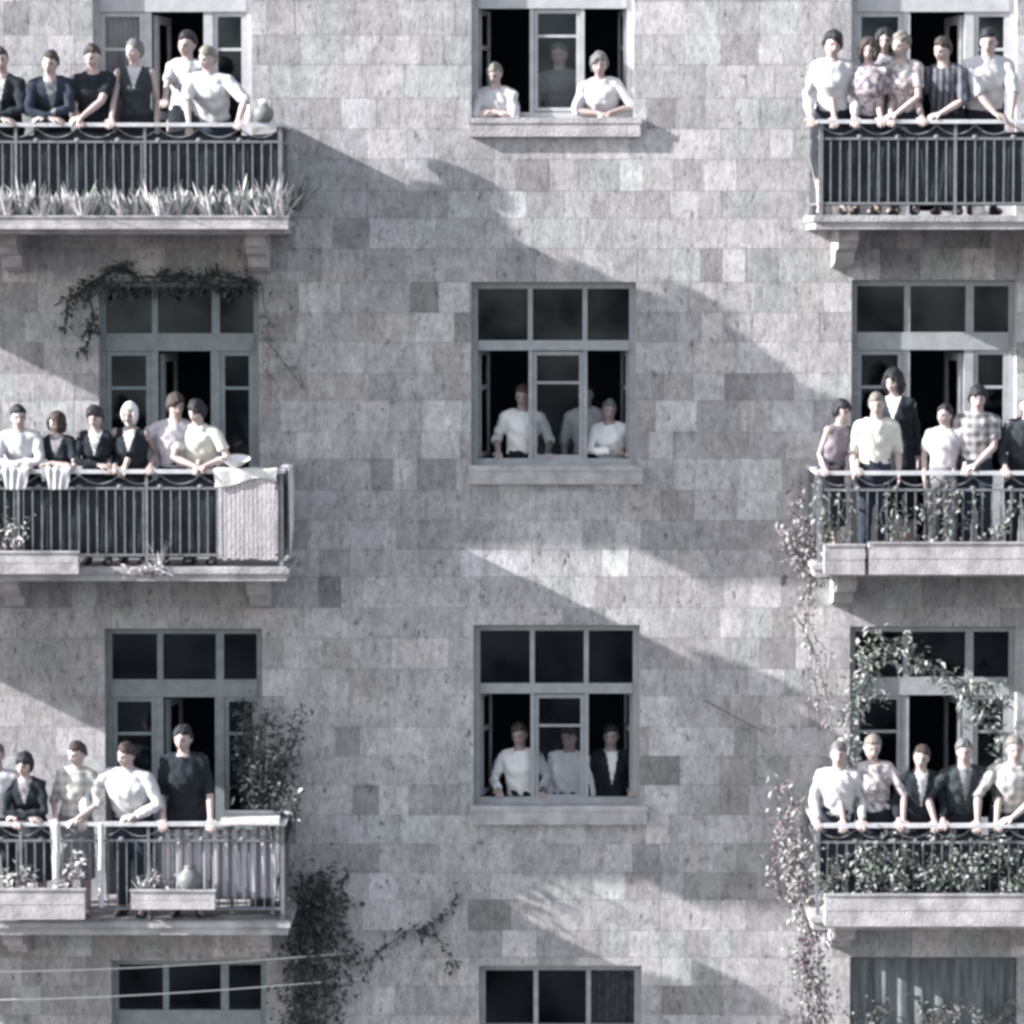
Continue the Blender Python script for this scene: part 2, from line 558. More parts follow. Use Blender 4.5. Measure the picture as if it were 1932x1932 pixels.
# dark rooms behind the openings
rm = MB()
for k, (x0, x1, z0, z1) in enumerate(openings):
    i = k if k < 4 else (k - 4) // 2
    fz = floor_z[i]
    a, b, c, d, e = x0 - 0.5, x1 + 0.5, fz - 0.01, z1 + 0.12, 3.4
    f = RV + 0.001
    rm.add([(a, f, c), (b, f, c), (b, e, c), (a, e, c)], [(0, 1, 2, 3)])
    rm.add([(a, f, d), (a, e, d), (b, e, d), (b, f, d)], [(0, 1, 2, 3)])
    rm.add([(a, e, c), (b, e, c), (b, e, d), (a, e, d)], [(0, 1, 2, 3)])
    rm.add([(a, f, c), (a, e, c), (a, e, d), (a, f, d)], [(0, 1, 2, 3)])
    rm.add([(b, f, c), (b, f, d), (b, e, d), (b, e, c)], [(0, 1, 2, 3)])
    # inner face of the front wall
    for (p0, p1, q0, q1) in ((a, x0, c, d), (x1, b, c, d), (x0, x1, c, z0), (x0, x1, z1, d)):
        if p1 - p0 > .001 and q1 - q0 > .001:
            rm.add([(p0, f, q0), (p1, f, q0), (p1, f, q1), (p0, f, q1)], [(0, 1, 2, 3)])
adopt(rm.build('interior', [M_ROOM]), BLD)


def frame_rect(mb, x0, x1, z0, z1, t, y0, y1):
    """four members butted end to end"""
    mb.box(x0, x0 + t, y0, y1, z0, z1)
    mb.box(x1 - t, x1, y0, y1, z0, z1)
    mb.box(x0 + t, x1 - t, y0 + .001, y1 - .001, z1 - t, z1)
    mb.box(x0 + t, x1 - t, y0 + .001, y1 - .001, z0, z0 + t)


def pane(parent, x0, x1, z0, z1, y, m=None):
    p = MB()
    p.box(x0, x1, y, y + 0.004, z0, z1)
    o = p.build('pane', m or M_GLASS, parent)
    return o


def sash(parent, name, u0, u1, v0, v1, y, m, t=0.045, muntins=(), glass=True, vm=(), gm=None):
    """a glazed frame in the plane of the window"""
    x0, x1, z0, z1 = ux(u0, y), ux(u1, y), vz(v1, y), vz(v0, y)
    s = MB()
    frame_rect(s, x0, x1, z0, z1, t, y, y + 0.045)
    for v in muntins:
        zz = vz(v, y)
        s.box(x0 + t, x1 - t, y + .008, y + .035, zz - .013, zz + .013)
    for u_ in vm:
        xx = ux(u_, y)
        s.box(xx - .018, xx + .018, y + .007, y + .036, z0 + t, z1 - t)
    if glass:
        s.box(x0 + t, x1 - t, y + .02, y + .024, z0 + t, z1 - t, 1)
    return s.build(name, [m, gm or M_GLASS], parent)


# windows of the middle column
cen_mull = [(1003, 1098), (1001, 1104), (1005, 1107), (1012, 1112)]
for i, (u0, u1, v0, v1) in enumerate(CEN):
    m = M_WFRAME if i == 0 else M_FRAME
    x0, x1, z0, z1 = openings[i]
    y = 0.13
    root = MB()
    frame_rect(root, x0, x1, z0, z1, 0.065, y, y + 0.09)
    zt0, zt1 = vz(v0 + 129, y), vz(v0 + 112, y)
    tm = root
    tm.box(x0 + .065, x1 - .065, y - .012, y + .09, zt0, zt1 + .01)
    for u_ in cen_mull[i]:
        xx = ux(u_, y)
        root.box(xx - .026, xx + .020, y + .004, y + .08, zt1 + .01, z1 - .065)
        root.box(xx - .020, xx + .020, y + .004, y + .08, z0 + .065, zt0)
    fr = root.build('window', m)
    adopt(fr, BLD)
    xa, xb = ux(cen_mull[i][0], y), ux(cen_mull[i][1], y)
    for (p, q) in ((x0 + .065, xa - .026), (xa + .026, xb - .026), (xb + .026, x1 - .065)):
        pane(fr, p, q, zt1 + .01, z1 - .065, y + .04)
    if i < 3:
        sash(fr, 'sash', cen_mull[i][0] + 4.5, cen_mull[i][1] - 4.5, v0 + 131, v1 - 14, y + .02, m, 0.036, (v0 + 190,) if i else (68,))
        # side casements swung into the room
        for sgn, xx in ((1, x0 + .07), (-1, x1 - .07)):
            c = MB()
            ang = R(78 if sgn > 0 else 84)
            dx, dy = math.cos(ang) * sgn, math.sin(ang)
            ax, ay = Vector((dx, dy, 0)), Vector((-dy, dx, 0)) * .02
            z0c, z1c = z0 + .07, zt0 - .005
            W = .44
            b0 = Vector((xx, y + .10, 0))
            for s0, s1 in ((0, .045), (W - .045, W)):
                c.obox(b0 + ax * (s0 + s1) / 2 + Vector((0, 0, (z0c + z1c) / 2)), ax * (s1 - s0) / 2, ay, Vector((0, 0, (z1c - z0c) / 2)))
            for zz in (z0c + .025, z1c - .025, z1c - .36):
                c.obox(b0 + ax * W / 2 + Vector((0, 0, zz)), ax * (W / 2 - .046), ay * .9, Vector((0, 0, .022)))
            c.obox(b0 + ax * W / 2 + Vector((0, 0, (z0c + z1c) / 2)), ax * (W / 2 - .046), ay * .1, Vector((0, 0, (z1c - z0c) / 2 - .03)), 1)
            c.build('casement', [m, M_GLASS], fr)
    else:
        for a, b in ((x0 + .07, xa - .031), (xa + .031, xb - .031), (xb + .031, x1 - .07)):
            pane(fr, a, b, z0 + .07, zt0, y + .03)
    # sill
    s = MB()
    sx0, sx1 = ux(u0 - 4), ux(u1 + 13)
    sz = z0
    if i < 3:
        th = vz(v1) - vz(v1 + 34)
        s.box(sx0, sx1, -0.075, RV - .02, sz - th, sz + .004)
        s.box(sx0 - .01, sx1 + .01, -0.085, -0.02, sz - .045, sz + .008)
        o = s.build('sill', M_TRIM, fr)
    # inner shelf of the sill is part of the same stone

# curtain and pot plants seen through the bottom window
x0, x1, z0, z1 = openings[3]
c = MB()
for k in range(24):
    t = k / 23
    xx = ux(1118, .3) + (ux(1200, .3) - ux(1118, .3)) * t
    c.add([(xx, .32 + .03 * math.sin(k * 1.3), z0), (xx, .32 + .03 * math.sin(k * 1.3), z1 - .05)], [])
c.f = [[2 * k, 2 * k + 2, 2 * k + 3, 2 * k + 1] for k in range(23)]; c.m = [0] * 23; c.c = [None] * 23
adopt(c.build('curtain', mat('grey_mauve_curtain', (0.16, 0.15, 0.17), .95, .45, 14)), BLD)


def door_unit(i, side, r):
    x0, x1, z0, z1 = r
    W = x1 - x0
    y = 0.12
    m = (M_WFRAME if i == 0 else (M_TFRAME if side == 'l' else M_FRAME))
    t = .06
    ztr = z1 - (vz(0) - vz(100))               # transom
    zb = ztr - .17
    mb = MB()
    frame_rect(mb, x0, x1, z0, z1, t, y, y + .09)
    mb.box(x0 + t, x1 - t, y - .012, y + .09, zb, ztr)
    fx = [x0 + W * .345, x0 + W * .725]
    for xx, hw in zip(fx, (.028, .038)):
        mb.box(xx - hw, xx + hw, y + .004, y + .085, ztr, z1 - t)
        mb.box(xx - hw - .012, xx + hw, y + .004, y + .085, z0 + t, zb)
    fr = mb.build('balcony_door', m)
    adopt(fr, BLD)
    cells = [(x0 + t, fx[0] - .028), (fx[0] + .028, fx[1] - .038), (fx[1] + .038, x1 - t)]
    for (a, b) in cells:
        pane(fr, a, b, ztr, z1 - t, y + .04)
    # glazed side sashes with a rail low on the light
    for k, (a, b) in enumerate((cells[0], cells[2])):
        s = MB()
        frame_rect(s, a + .002, b - .014 if k == 0 else b - .002, z0 + t, zb - .002, .045, y + .015, y + .06)
        a2, b2 = a + .047, (b - .059 if k == 0 else b - .047)
        zz = zb - .36
        s.box(a2, b2, y + .022, y + .05, zz - .014, zz + .014)
        s.box(a2, b2, y + .022, y + .05, z0 + t + .045, z0 + .75)
        s.box(a2, b2, y + .035, y + .039, z0 + .75, zz - .014, 1)
        s.box(a2, b2, y + .035, y + .039, zz + .014, zb - .047, 1)
        s.build('side_sash', [m, M_GLASS], fr)
    # the door leaf, swung inwards
    d = MB()
    ang = R(80)
    hx = cells[1][0] if side == 'l' else cells[1][1]
    sg = 1 if side == 'l' else -1
    ax, ay = Vector((math.cos(ang) * sg, math.sin(ang), 0)), Vector((-math.sin(ang), math.cos(ang) * sg, 0)) * .02
    b0 = Vector((hx + .03 * sg, y + .1, 0))
    zc, hz = (z0 + zb) / 2, (zb - z0) / 2 - .03
    Wd = .55
    for s0, s1 in ((0, .08), (Wd - .08, Wd)):
        d.obox(b0 + ax * (s0 + s1) / 2 + Vector((0, 0, zc)), ax * .04, ay, Vector((0, 0, hz)))
    for zz in (zc + hz - .04, zc, zc - hz + .1):
        d.obox(b0 + ax * Wd / 2 + Vector((0, 0, zz)), ax * (Wd / 2 - .081), ay * .9, Vector((0, 0, .04)))
    d.obox(b0 + ax * Wd / 2 + Vector((0, 0, zc)), ax * (Wd / 2 - .081), ay * .12, Vector((0, 0, hz - .02)), 1)
    d.build('door_leaf', [m, M_GLASS], fr)
    if i < 3:
        th = MB(); th.box(x0 - .0, x1 + .0, -.03, y - .002, z0 - .019, z0 + .012)
        th.build('threshold', M_TRIM, fr)
    return fr


doors = {}
for (i, side, r) in door_rects:
    doors[(i, side)] = door_unit(i, side, r)

# pink curtain behind the top left sash; lace behind the lower right opening
def curtain(parent, xa, xb, za, zb_, y, m, amp=.02, name='curtain'):
    c = MB()
    n = 60
    vs = []
    for k in range(n + 1):
        xx = xa + (xb - xa) * k / n
        yy = y + amp * math.sin(k * .9) + amp * .5 * math.sin(k * 2.3 + 1)
        vs += [(xx, yy, za), (xx, yy, zb_)]
    c.add(vs, [(2 * k, 2 * k + 2, 2 * k + 3, 2 * k + 1) for k in range(n)])
    return c.build(name, m, parent, smooth=True)


r = [q for q in door_rects if q[0] == 0 and q[1] == 'l'][0][2]
curtain(doors[(0, 'l')], r[0] + .05, r[0] + .50, r[2] + .8, r[3] - .6, .24, M_CURT)
r = [q for q in door_rects if q[0] == 3 and q[1] == 'r'][0][2]
curtain(doors[(3, 'r')], r[0] + .02, r[1] - .02, r[2] - .05, r[3] - .03, .07, M_BLIND, .015, 'lace_curtain')

# ------------------------------------------------------------------ balconies
def zf_(i, side):
    """floor height of each balcony, read from the photo"""
    v = {'l': (415, 1070, 1738), 'r': (406, 1062, 1728)}[side][i]
    return vz(v, YF - .06)


RAILV = {'l': (232, 886, 1551), 'r': (226, 889, 1554)}
RZ = {}


def balcony(i, side):
    fz = zf_(i, side)
    fzb = fz
    if side == 'l':
        xa, xb = ux(-470, YF), ux(541, YF)
    else:
        xa, xb = ux(1536, YF), ux(1990, YF)
    s = MB()
    s.box(xa, xb, YF - .06, -.009, fz - .13, fz)
    s.box(xa - .025, xb + .025, YF - .085, -.009, fz - .06, fz - .012)
    o = s.build('balcony', M_SLAB)
    adopt(o, BLD)
    # floor finish butts the reveal
    xs_ = (ux(476), ux(512)) if side == 'l' else (ux(1566), ux(1602))
    ends = [xs_, (ux(20), ux(56)) if side == 'l' else (ux(1925), ux(1961))]
    for (b0, b1) in ends:
        prof = [(-.009, fz - .131), (-1.02, fz - .131), (-1.02, fz - .235), (-.93, fz - .235), (-.86, fz - .31), (-.55, fz - .34), (-.45, fz - .44), (-.009, fz - .50)]
        c = MB()
        n = len(prof)
        c.add([(b0, p[0], p[1]) for p in prof] + [(b1, p[0], p[1]) for p in prof],
              [tuple(range(n)), tuple(reversed(range(n, 2 * n)))] + [(k, n + k, n + (k + 1) % n, (k + 1) % n) for k in range(n)])
        c.build('bracket', M_TRIM, o)
    # railing
    rz = vz(RAILV[side][i] + 3, YF)
    RZ[(i, side)] = rz
    x0, x1 = xa + .05, xb - .05
    bars = MB()
    hl = rz - .16
    lo = fz + .11
    t = .011
    n = int((x1 - x0) / .086)
    for k in range(1, n):
        xx = x0 + (x1 - x0) * k / n
        bars.box(xx - t / 1.6, xx + t / 1.6, YF - t / 2, YF + t / 2, lo, hl)
    for zz in (hl, lo):
        bars.box(x0, x1, YF - .012, YF + .012, zz - .011, zz + .011)
    for xx in (x0, x1):
        n2 = 10
        for k in range(1, n2):
            yy = YF + (-.03 - YF) * k / n2
            bars.box(xx - t / 2, xx + t / 2, yy - t / 1.6, yy + t / 1.6, lo, hl)
        for zz in (hl, lo):
            bars.box(xx - .011, xx + .011, YF + .0125, -.008, zz - .010, zz + .010)
    # knobs and small drooping arcs between handrail and second rail
    m = max(2, round((x1 - x0) / .37))
    for k in range(m):
        xk0, xk1 = x0 + (x1 - x0) * k / m, x0 + (x1 - x0) * (k + 1) / m
        pts = [(xk0 + (xk1 - xk0) * j / 8, YF, rz - .035 - .085 * (1 - abs(2 * j / 8 - 1) ** 2)) for j in range(9)]
        bars.tube(pts, .0075, 5)
        bars.ball(((xk0), YF, hl + .012), (.030, .018, .026), 8)
    ra = bars.build('railing', M_IRON, o)
    kx = x0 + 1.25
    spots = [(x0, YF, .019), (x1, YF, .019), (x0, -.027, .018)] + ([(x1, -.027, .018)] if side == 'r' else [])
    while kx < x1 - .6:
        spots.append((kx, YF, .0135))
        kx += 1.2
    for (px_, py_, hw) in spots:
        ps = MB()
        ps.box(px_ - hw, px_ + hw, py_ - hw, py_ + hw, fz, rz - .02)
        ps.build('rail_post', M_IRON, o)
    if side == 'l':                              # boarded end screen towards the wall
        sc = MB()
        nb_ = 9
        for k in range(nb_):
            ya, yb = YF + .03 + (-.003 - YF - .03) * k / nb_, YF + .03 + (-.003 - YF - .03) * (k + 1) / nb_
            sc.box(x1 - .034, x1 - .02 + .002 * (k % 2), ya, yb - .001, fz + .02, rz - .021)
        sc.build('end_screen', mat('dark_boards', (.07, .08, .09), .85, .25, 8, .2, 40), o)
    hr = MB()
    hr.box(x0 - .035, x1 + .035, YF - .037, YF + .037, rz - .02, rz + .016)
    for xx in (x0, x1):
        hr.box(xx - .035, xx + .035, YF + .0375, -.008, rz - .019, rz + .015)
    bmod = hr.build('handrail', M_RAIL, o)
    return o


for i in range(3):
    for side in 'lr':
        balcony(i, side)

# ------------------------------------------------------------------ people
def smoothstep(a, b, x):
    t = min(1, max(0, (x - a) / (b - a)))
    return t * t * (3 - 2 * t)


def head_point(d, infl=0.0):
    """point of the head surface for a unit direction (front is -y), origin at head centre"""
    x, y, z = d
    px, py, pz = x * .074, y * .093, z * .117
    if z < 0:
        px *= 1 - .30 * (-z) ** 1.4
        if y > 0:
            py *= 1 - .55 * (-z) ** 1.2
        else:
            py *= 1 - .10 * (-z)
    if z > 0.2 and y > 0:
        py *= 1 + .04 * z
    if y < 0:                                   # the face
        X, Z = px, pz
        def gs(cx, cz, sx, sz, a): return a * math.exp(-((X - cx) / sx) ** 2 - ((Z - cz) / sz) ** 2)
        fr = 0
        fr += gs(0, -.022, .010, .022, .015) + gs(0, -.036, .013, .009, .013)     # nose
        fr += gs(.030, -.002, .015, .011, -.010) + gs(-.030, -.002, .015, .011, -.010)   # sockets
        fr += gs(.028, .019, .022, .008, .005) + gs(-.028, .019, .022, .008, .005)
        fr += gs(0, -.062, .020, .007, .006) + gs(0, -.074, .018, .006, .005)     # lips
        fr += gs(0, -.068, .022, .003, -.004)
        fr += gs(0, -.100, .020, .014, .007)                                       # chin
        fr += gs(.042, -.032, .018, .018, .004) + gs(-.042, -.032, .018, .018, .004)
        py -= fr
    v = Vector((px, py, pz))
    if infl:
        v += Vector((x * .9, y * .9, z)).normalized() * infl
    return v


def head_grid(mb, M, n=30, m=24, infl=None, mi=0):
    vs, fs = [], []
    for i in range(m + 1):
        t = -math.pi / 2 + math.pi * (i + .0) / m
        t = max(-1.5, min(1.5, t))
        for k in range(n):
            a = 2 * math.pi * k / n
            d = (math.cos(t) * math.sin(a), -math.cos(t) * math.cos(a), math.sin(t))
            p = head_point(d, infl(d) if infl else 0)
            vs.append(M @ p)
    for i in range(m):
        for k in range(n):
            k2 = (k + 1) % n
            fs.append((i * n + k, i * n + k2, (i + 1) * n + k2, (i + 1) * n + k))
    fs.append(tuple(reversed(range(n))))
    fs.append(tuple(range(m * n, (m + 1) * n)))
    mb.add(vs, fs, mi)


JOBS = []


def remesh_job(name, mb, voxel, mats, parent, matfn=None, disp=0.0, smooth=2, seed=0):
    me = mb.mesh(name, mats)
    o = bpy.data.objects.new(name, me)
    COL.objects.link(o)
    r = o.modifiers.new('r', 'REMESH'); r.mode = 'VOXEL'; r.voxel_size = voxel; r.use_smooth_shade = True
    if smooth:
        s = o.modifiers.new('s', 'SMOOTH'); s.iterations = smooth; s.factor = .5
    JOBS.append((o, mats, parent, matfn, disp, seed))
    return o


def run_jobs():
    dg = bpy.context.evaluated_depsgraph_get()
    dg.update()
    done = []
    for (o, mats, parent, matfn, disp, seed) in JOBS:
        ev = o.evaluated_get(dg)
        done.append(bpy.data.meshes.new_from_object(ev, depsgraph=dg))
    for (o, mats, parent, matfn, disp, seed), me in zip(JOBS, done):
        o.modifiers.clear()
        old = o.data
        me.materials.clear()
        for m in mats:
            me.materials.append(m)
        nv = len(me.vertices)
        if disp:
            co = np.empty(nv * 3); me.vertices.foreach_get('co', co); co = co.reshape(-1, 3)
            no = np.empty(nv * 3); me.vertices.foreach_get('normal', no); no = no.reshape(-1, 3)
            q = co + seed * 3.7
            a = np.sin(q[:, 2] * 46 + 9 * q[:, 0] + 2.2 * np.sin(q[:, 0] * 23 + seed)) * .5
            b = np.sin(q[:, 0] * 62 + 25 * q[:, 2] + 2 * np.sin(q[:, 2] * 17 + seed * 2)) * .4
            c = np.sin(q[:, 1] * 50 - 31 * q[:, 2] + seed) * .35
            f = (a + b + c) * disp
            co = co + no * f[:, None]
            me.vertices.foreach_set('co', co.ravel())
        if matfn:
            npoly = len(me.polygons)
            ce = np.empty(npoly * 3); me.polygons.foreach_get('center', ce)
            idx = matfn(ce.reshape(-1, 3))
            me.polygons.foreach_set('material_index', idx.astype(np.int32))
        else:
            me.polygons.foreach_set('material_index', np.zeros(len(me.polygons), np.int32))
        me.update()
        me.shade_smooth()
        nm = old.name
        o.data = me
        bpy.data.meshes.remove(old)
        me.name = nm
        if parent:
            o.parent = parent


def hand(mb, wrist, d, nrm, sx, s):
    """palm, four bent fingers of different length and a thumb; sx = side of the thumb"""
    d = d.normalized()
    side = d.cross(nrm).normalized()
    nrm = side.cross(d).normalized()            # back of the hand
    pc = wrist + d * .045 * s
    mb.loft([(wrist - d * .01 * s, side * .024 * s, nrm * .018 * s), (wrist + d * .02 * s, side * .032 * s, nrm * .017 * s),
             (wrist + d * .06 * s, side * .040 * s, nrm * .015 * s), (wrist + d * .088 * s, side * .038 * s, nrm * .011 * s)], 12)
    for k, (L, off) in enumerate(((.066, -.030), (.076, -.010), (.070, .011), (.054, .031))):
        off *= -sx
        b = wrist + d * .082 * s + side * off * s
        dd = (d + side * off * 5).normalized()
        p1 = b + dd * L * .45 * s - nrm * .008 * s
        p2 = p1 + (dd - nrm * .7).normalized() * L * .32 * s
        p3 = p2 + (dd - nrm * 1.6).normalized() * L * .26 * s
        mb.tube([b - dd * .02 * s, b, p1, p2, p3], [.0098 * s, .0096 * s, .0088 * s, .0080 * s, .0068 * s], 8)
    b = wrist + d * .025 * s + side * .026 * sx * s
    p1 = b + (d * .6 + side * sx * .8).normalized() * .032 * s
    p2 = p1 + (d * .95 + side * sx * .3 - nrm * .3).normalized() * .028 * s
    mb.tube([b - side * sx * .012 * s, b, p1, p2], [.013 * s, .0125 * s, .0105 * s, .0085 * s], 8)


PEOPLE = 0


def person(label, u, v, Y, group, rail=None, floor=None, yaw=0, lean=8, head=(0, 0, 0), sex='m', top='white', inner=None,
           sleeve='long', bottom='black', hair=('short', 'black'), arms=('rail', 'rail'), girth=1.0, skin=None, tail=.0, tilt=0,
           collar=False, ax=(0, 0), hand_gap=(.0, .0)):
    """u, v: top of the head in the photo; Y: depth of the head.
       arms: what the picture-left and the picture-right arm do"""
    global PEOPLE
    PEOPLE += 1
    sd = PEOPLE
    pr = random.Random(sd * 7 + 1)
    if yaw == 0: yaw = pr.uniform(-16, 10)
    tilt = tilt + pr.uniform(-4, 4)
    head = (head[0] + pr.uniform(-12, 8), head[1] + pr.uniform(-3, 7), head[2] + pr.uniform(-8, 8))
    hp = U(u, v, Y)
    fz = floor
    la = R(lean)
    fem = sex == 'f'
    hipz = .90
    sw = (.150 if fem else .172) * (1 + (girth - 1) * .5)
    # head top above the floor at scale 1
    neckL = 1.455 - hipz
    top1 = hipz + math.cos(la) * neckL + .265
    s = (hp.z - fz) / top1
    s = max(.45, s)
    base = Vector((hp.x, Y + math.sin(la) * neckL * s + .03 * s, fz))
    root = empty('person', base, 0)
    rt = Matrix.Rotation(R(yaw), 4, 'Z')
    rl = Matrix.Translation((0, 0, hipz)) @ Matrix.Rotation(R(tilt), 4, 'Y') @ Matrix.Rotation(la, 4, 'X') @ Matrix.Translation((0, 0, -hipz))
    SC = Matrix.Scale(s, 4)
    TL = SC @ rt                                  # legs
    TT = SC @ rt @ rl                             # torso, local to the base

    def T(p): return TT @ Vector(p)
    gx = girth
    body = MB()
    ex, ey = (TT.to_3x3() @ Vector((1, 0, 0))), (TT.to_3x3() @ Vector((0, 1, 0)))
    lx, ly = (TL.to_3x3() @ Vector((1, 0, 0))), (TL.to_3x3() @ Vector((0, 1, 0)))

    def torso_rings(infl, lo, hi, flare=0.0):
        if fem:
            tab = [(.83, .10, .09, 0), (.90, .160, .115, 0), (.98, .158, .112, 0), (1.08, .122, .092, 0), (1.17, .128, .10, -.004), (1.25, .145, .122, -.012),
                   (1.32, .148, .112, -.004), (1.39, .150, .088, 0), (1.43, .115, .070, .004), (1.465, .062, .058, .008)]
        else:
            tab = [(.83, .10, .09, 0), (.90, .150, .108, 0), (.98, .150, .105, 0), (1.07, .138, .10, 0), (1.17, .148, .108, -.002), (1.27, .166, .118, -.005),
                   (1.35, .172, .112, 0), (1.41, .158, .088, 0), (1.44, .110, .068, .004), (1.47, .064, .060, .008)]
        out = []
        zs_ = [q[0] for q in tab]
        def at(z):
            for a, b in zip(tab, tab[1:]):
                if a[0] <= z <= b[0]:
                    t = (z - a[0]) / (b[0] - a[0])
                    return [a[k] + (b[k] - a[k]) * t for k in range(4)]
            return list(tab[0] if z < zs_[0] else tab[-1])
        zz = [lo] + [q for q in zs_ if lo < q < hi] + [hi]
        for z in zz:
            _, rx, ry, yo = at(z)
            gg = gx if z < 1.38 else 1 + (gx - 1) * .4
            rx = rx * gg + infl; ry = ry * (gg ** 1.5) + infl
            if flare and z < 1.1:
                rx += flare * (1.1 - z) * 2; ry += flare * (1.1 - z) * 2
            out.append((T((0, yo, z)), ex * rx, ey * ry))
        return out
    body.loft(torso_rings(0, .83, 1.47), 20)
    # neck and head
    nb = T((0, .008, 1.445))
    hc = T((0, 0, 1.455)) + Vector((0, 0, .148 * s)) + (rt.to_3x3() @ Vector((0, -.018 * s - math.sin(la) * .03 * s, 0)))
    hy, hpi, hr = head
    HM = Matrix.Translation(hc) @ rt @ Matrix.Rotation(R(hy), 4, 'Z') @ Matrix.Rotation(R(hpi), 4, 'X') @ Matrix.Rotation(R(hr), 4, 'Y') @ Matrix.Scale(s, 4)
    nr = (.047 if fem else .056) * s
    body.tube([nb - Vector((0, 0, .02 * s)), nb + (hc - nb) * .25, nb + (hc - nb) * .8], [nr * 1.5, nr * 1.06, nr * 1.0], 12)
    head_grid(body, HM)
    for sg in (-1, 1):
        e = [HM @ Vector((sg * .074, .008, z)) for z in (-.028, -.006, .016)]
        exx = HM.to_3x3() @ Vector((.010 * sg, .004, 0)); eyy = HM.to_3x3() @ Vector((0, .017, .003))
        body.loft([(e[0], exx * .5, eyy * .5), (e[1], exx, eyy), (e[2], exx * .9, eyy)], 8)
    # legs
    legs = []
    for sg in (-1, 1):
        hip = TL @ Vector((sg * .085, 0, .90)); kn = TL @ Vector((sg * .095, -.015, .48)); an = TL @ Vector((sg * .105, .02, .09))
        legs.append((hip, kn, an))
        cf = kn + (an - kn) * .3 + ly * .012
        body.tube([hip, hip + (kn - hip) * .5, kn, cf, an], [.088 * s * gx, .076 * s * gx, .054 * s, .054 * s, .036 * s], 12)
        toe = an + (TL.to_3x3() @ Vector((sg * .02, -.17, -.055)))
        heel = an + (TL.to_3x3() @ Vector((0, .03, -.045)))
        body.tube([heel, an + (TL.to_3x3() @ Vector((0, -.04, -.04))), toe], [.034 * s, .038 * s, .026 * s], 10)
    # arms
    armpts = []
    Lu, Lf = .285 * s, .25 * s
    inv = Matrix.Translation(base)
    rz = (rail if rail is not None else fz + .95) - fz
    for k, sg in enumerate((-1, 1)):
        sh = T((sg * sw, .0, 1.40))
        mode = arms[k]
        dd = None
        nrm = Vector((0, -.25, 1))
        pole = Vector((sg * .42, .9, -.6))
        railY = (YF if Y < -.3 else (.05 if Y < .3 else .20)) - base.y
        if Y >= .3: rz = rail + .075 - fz
        if mode == 'rail':                       # hand closed on the rail
            tgt = Vector((sh.x + sg * .05 * s + ax[k], railY + .045, rz + .045)); dd = Vector((0, -1, -.25))
        elif mode == 'wide':
            tgt = Vector((sh.x + sg * .17 * s + ax[k], railY + .045, rz + .045)); dd = Vector((sg * .2, -1, -.2))
            pole = Vector((sg * 1, .3, 0))
        elif mode == 'fold':                     # forearm lies along the rail towards the other side
            tgt = Vector((sh.x - sg * .20 * s + ax[k], railY - .01 + .02 * k, rz + .055 + .02 * k)); dd = Vector((-sg * 1, -.15, -.05))
            pole = Vector((sg * 1, -.1, -.5)); nrm = Vector((0, -.5, 1))
        elif mode == 'over':                     # forearm hangs over the outside of the rail
            tgt = Vector((sh.x - sg * .03 + ax[k], railY - .10, rz - .16)); dd = Vector((0, -.25, -1)); nrm = Vector((0, -1, .2))
            pole = Vector((sg * .5, -.2, .6))
        elif mode == 'clasp':
            tgt = Vector((base.x * 0 + sg * .055 * s + ax[k], railY - .02, rz + .05)); dd = Vector((-sg * .8, -.6, -.2))
            pole = Vector((sg * 1, .1, -.4))
        elif mode == 'up':                       # hand raised to the chin
            tgt = HM @ Vector((sg * .06, -.10, -.13)); dd = Vector((-sg * .3, 0, 1)); nrm = Vector((sg * .3, -1, 0)); pole = Vector((sg * .6, -.4, -1))
        elif mode == 'back':
            tgt = T((sg * .10, .20, 1.02)); dd = Vector((-sg * .8, 0, -.4)); pole = Vector((sg, .4, 0))
        elif mode == 'neighbour':
            tgt = sh + Vector((sg * .34, .02, -.03)) * s; dd = Vector((sg, -.3, -.3)); pole = Vector((0, .3, -1)); nrm = Vector((0, -.3, 1))
        else:                                    # hanging down
            tgt = sh + Vector((sg * .06 * s + ax[k], -.04 * s, -.50 * s)); dd = Vector((0, -.1, -1)); nrm = Vector((sg, 0, 0)); pole = Vector((sg * .3, 1, 0))
        wv = tgt - sh
        D = wv.length
        if D > (Lu + Lf) * .985:
            wv *= (Lu + Lf) * .985 / D; tgt = sh + wv; D = wv.length
        D = max(D, abs(Lu - Lf) + .03)
        ca = (Lu * Lu + D * D - Lf * Lf) / (2 * Lu * D)
        ca = max(-1, min(1, ca))
        dn = wv.normalized()
        pv = pole - dn * pole.dot(dn)
        pv = pv.normalized()
        el = sh + dn * Lu * ca + pv * Lu * math.sqrt(1 - ca * ca)
        armpts.append((sh, el, tgt, dd, nrm))
        g2 = 1 + (gx - 1) * .6
        body.ball(sh, .050 * s * g2, 12)
        ub = sh + (el - sh) * .45
        fb = el + (tgt - el) * .35
        au = (.80 if fem else 1.0) * g2
        body.tube([sh, ub, el, fb, tgt], [.050 * s * au, .045 * s * au, .038 * s * au, .038 * s * au, .025 * s], 12)
        fd = (dd.normalized() * .7 + (tgt - el).normalized() * .6)
        hand(body, tgt, fd, nrm, -sg if mode not in ('hang',) else -sg, s)
    HI = HM.inverted()
    HIn = np.array(HI)

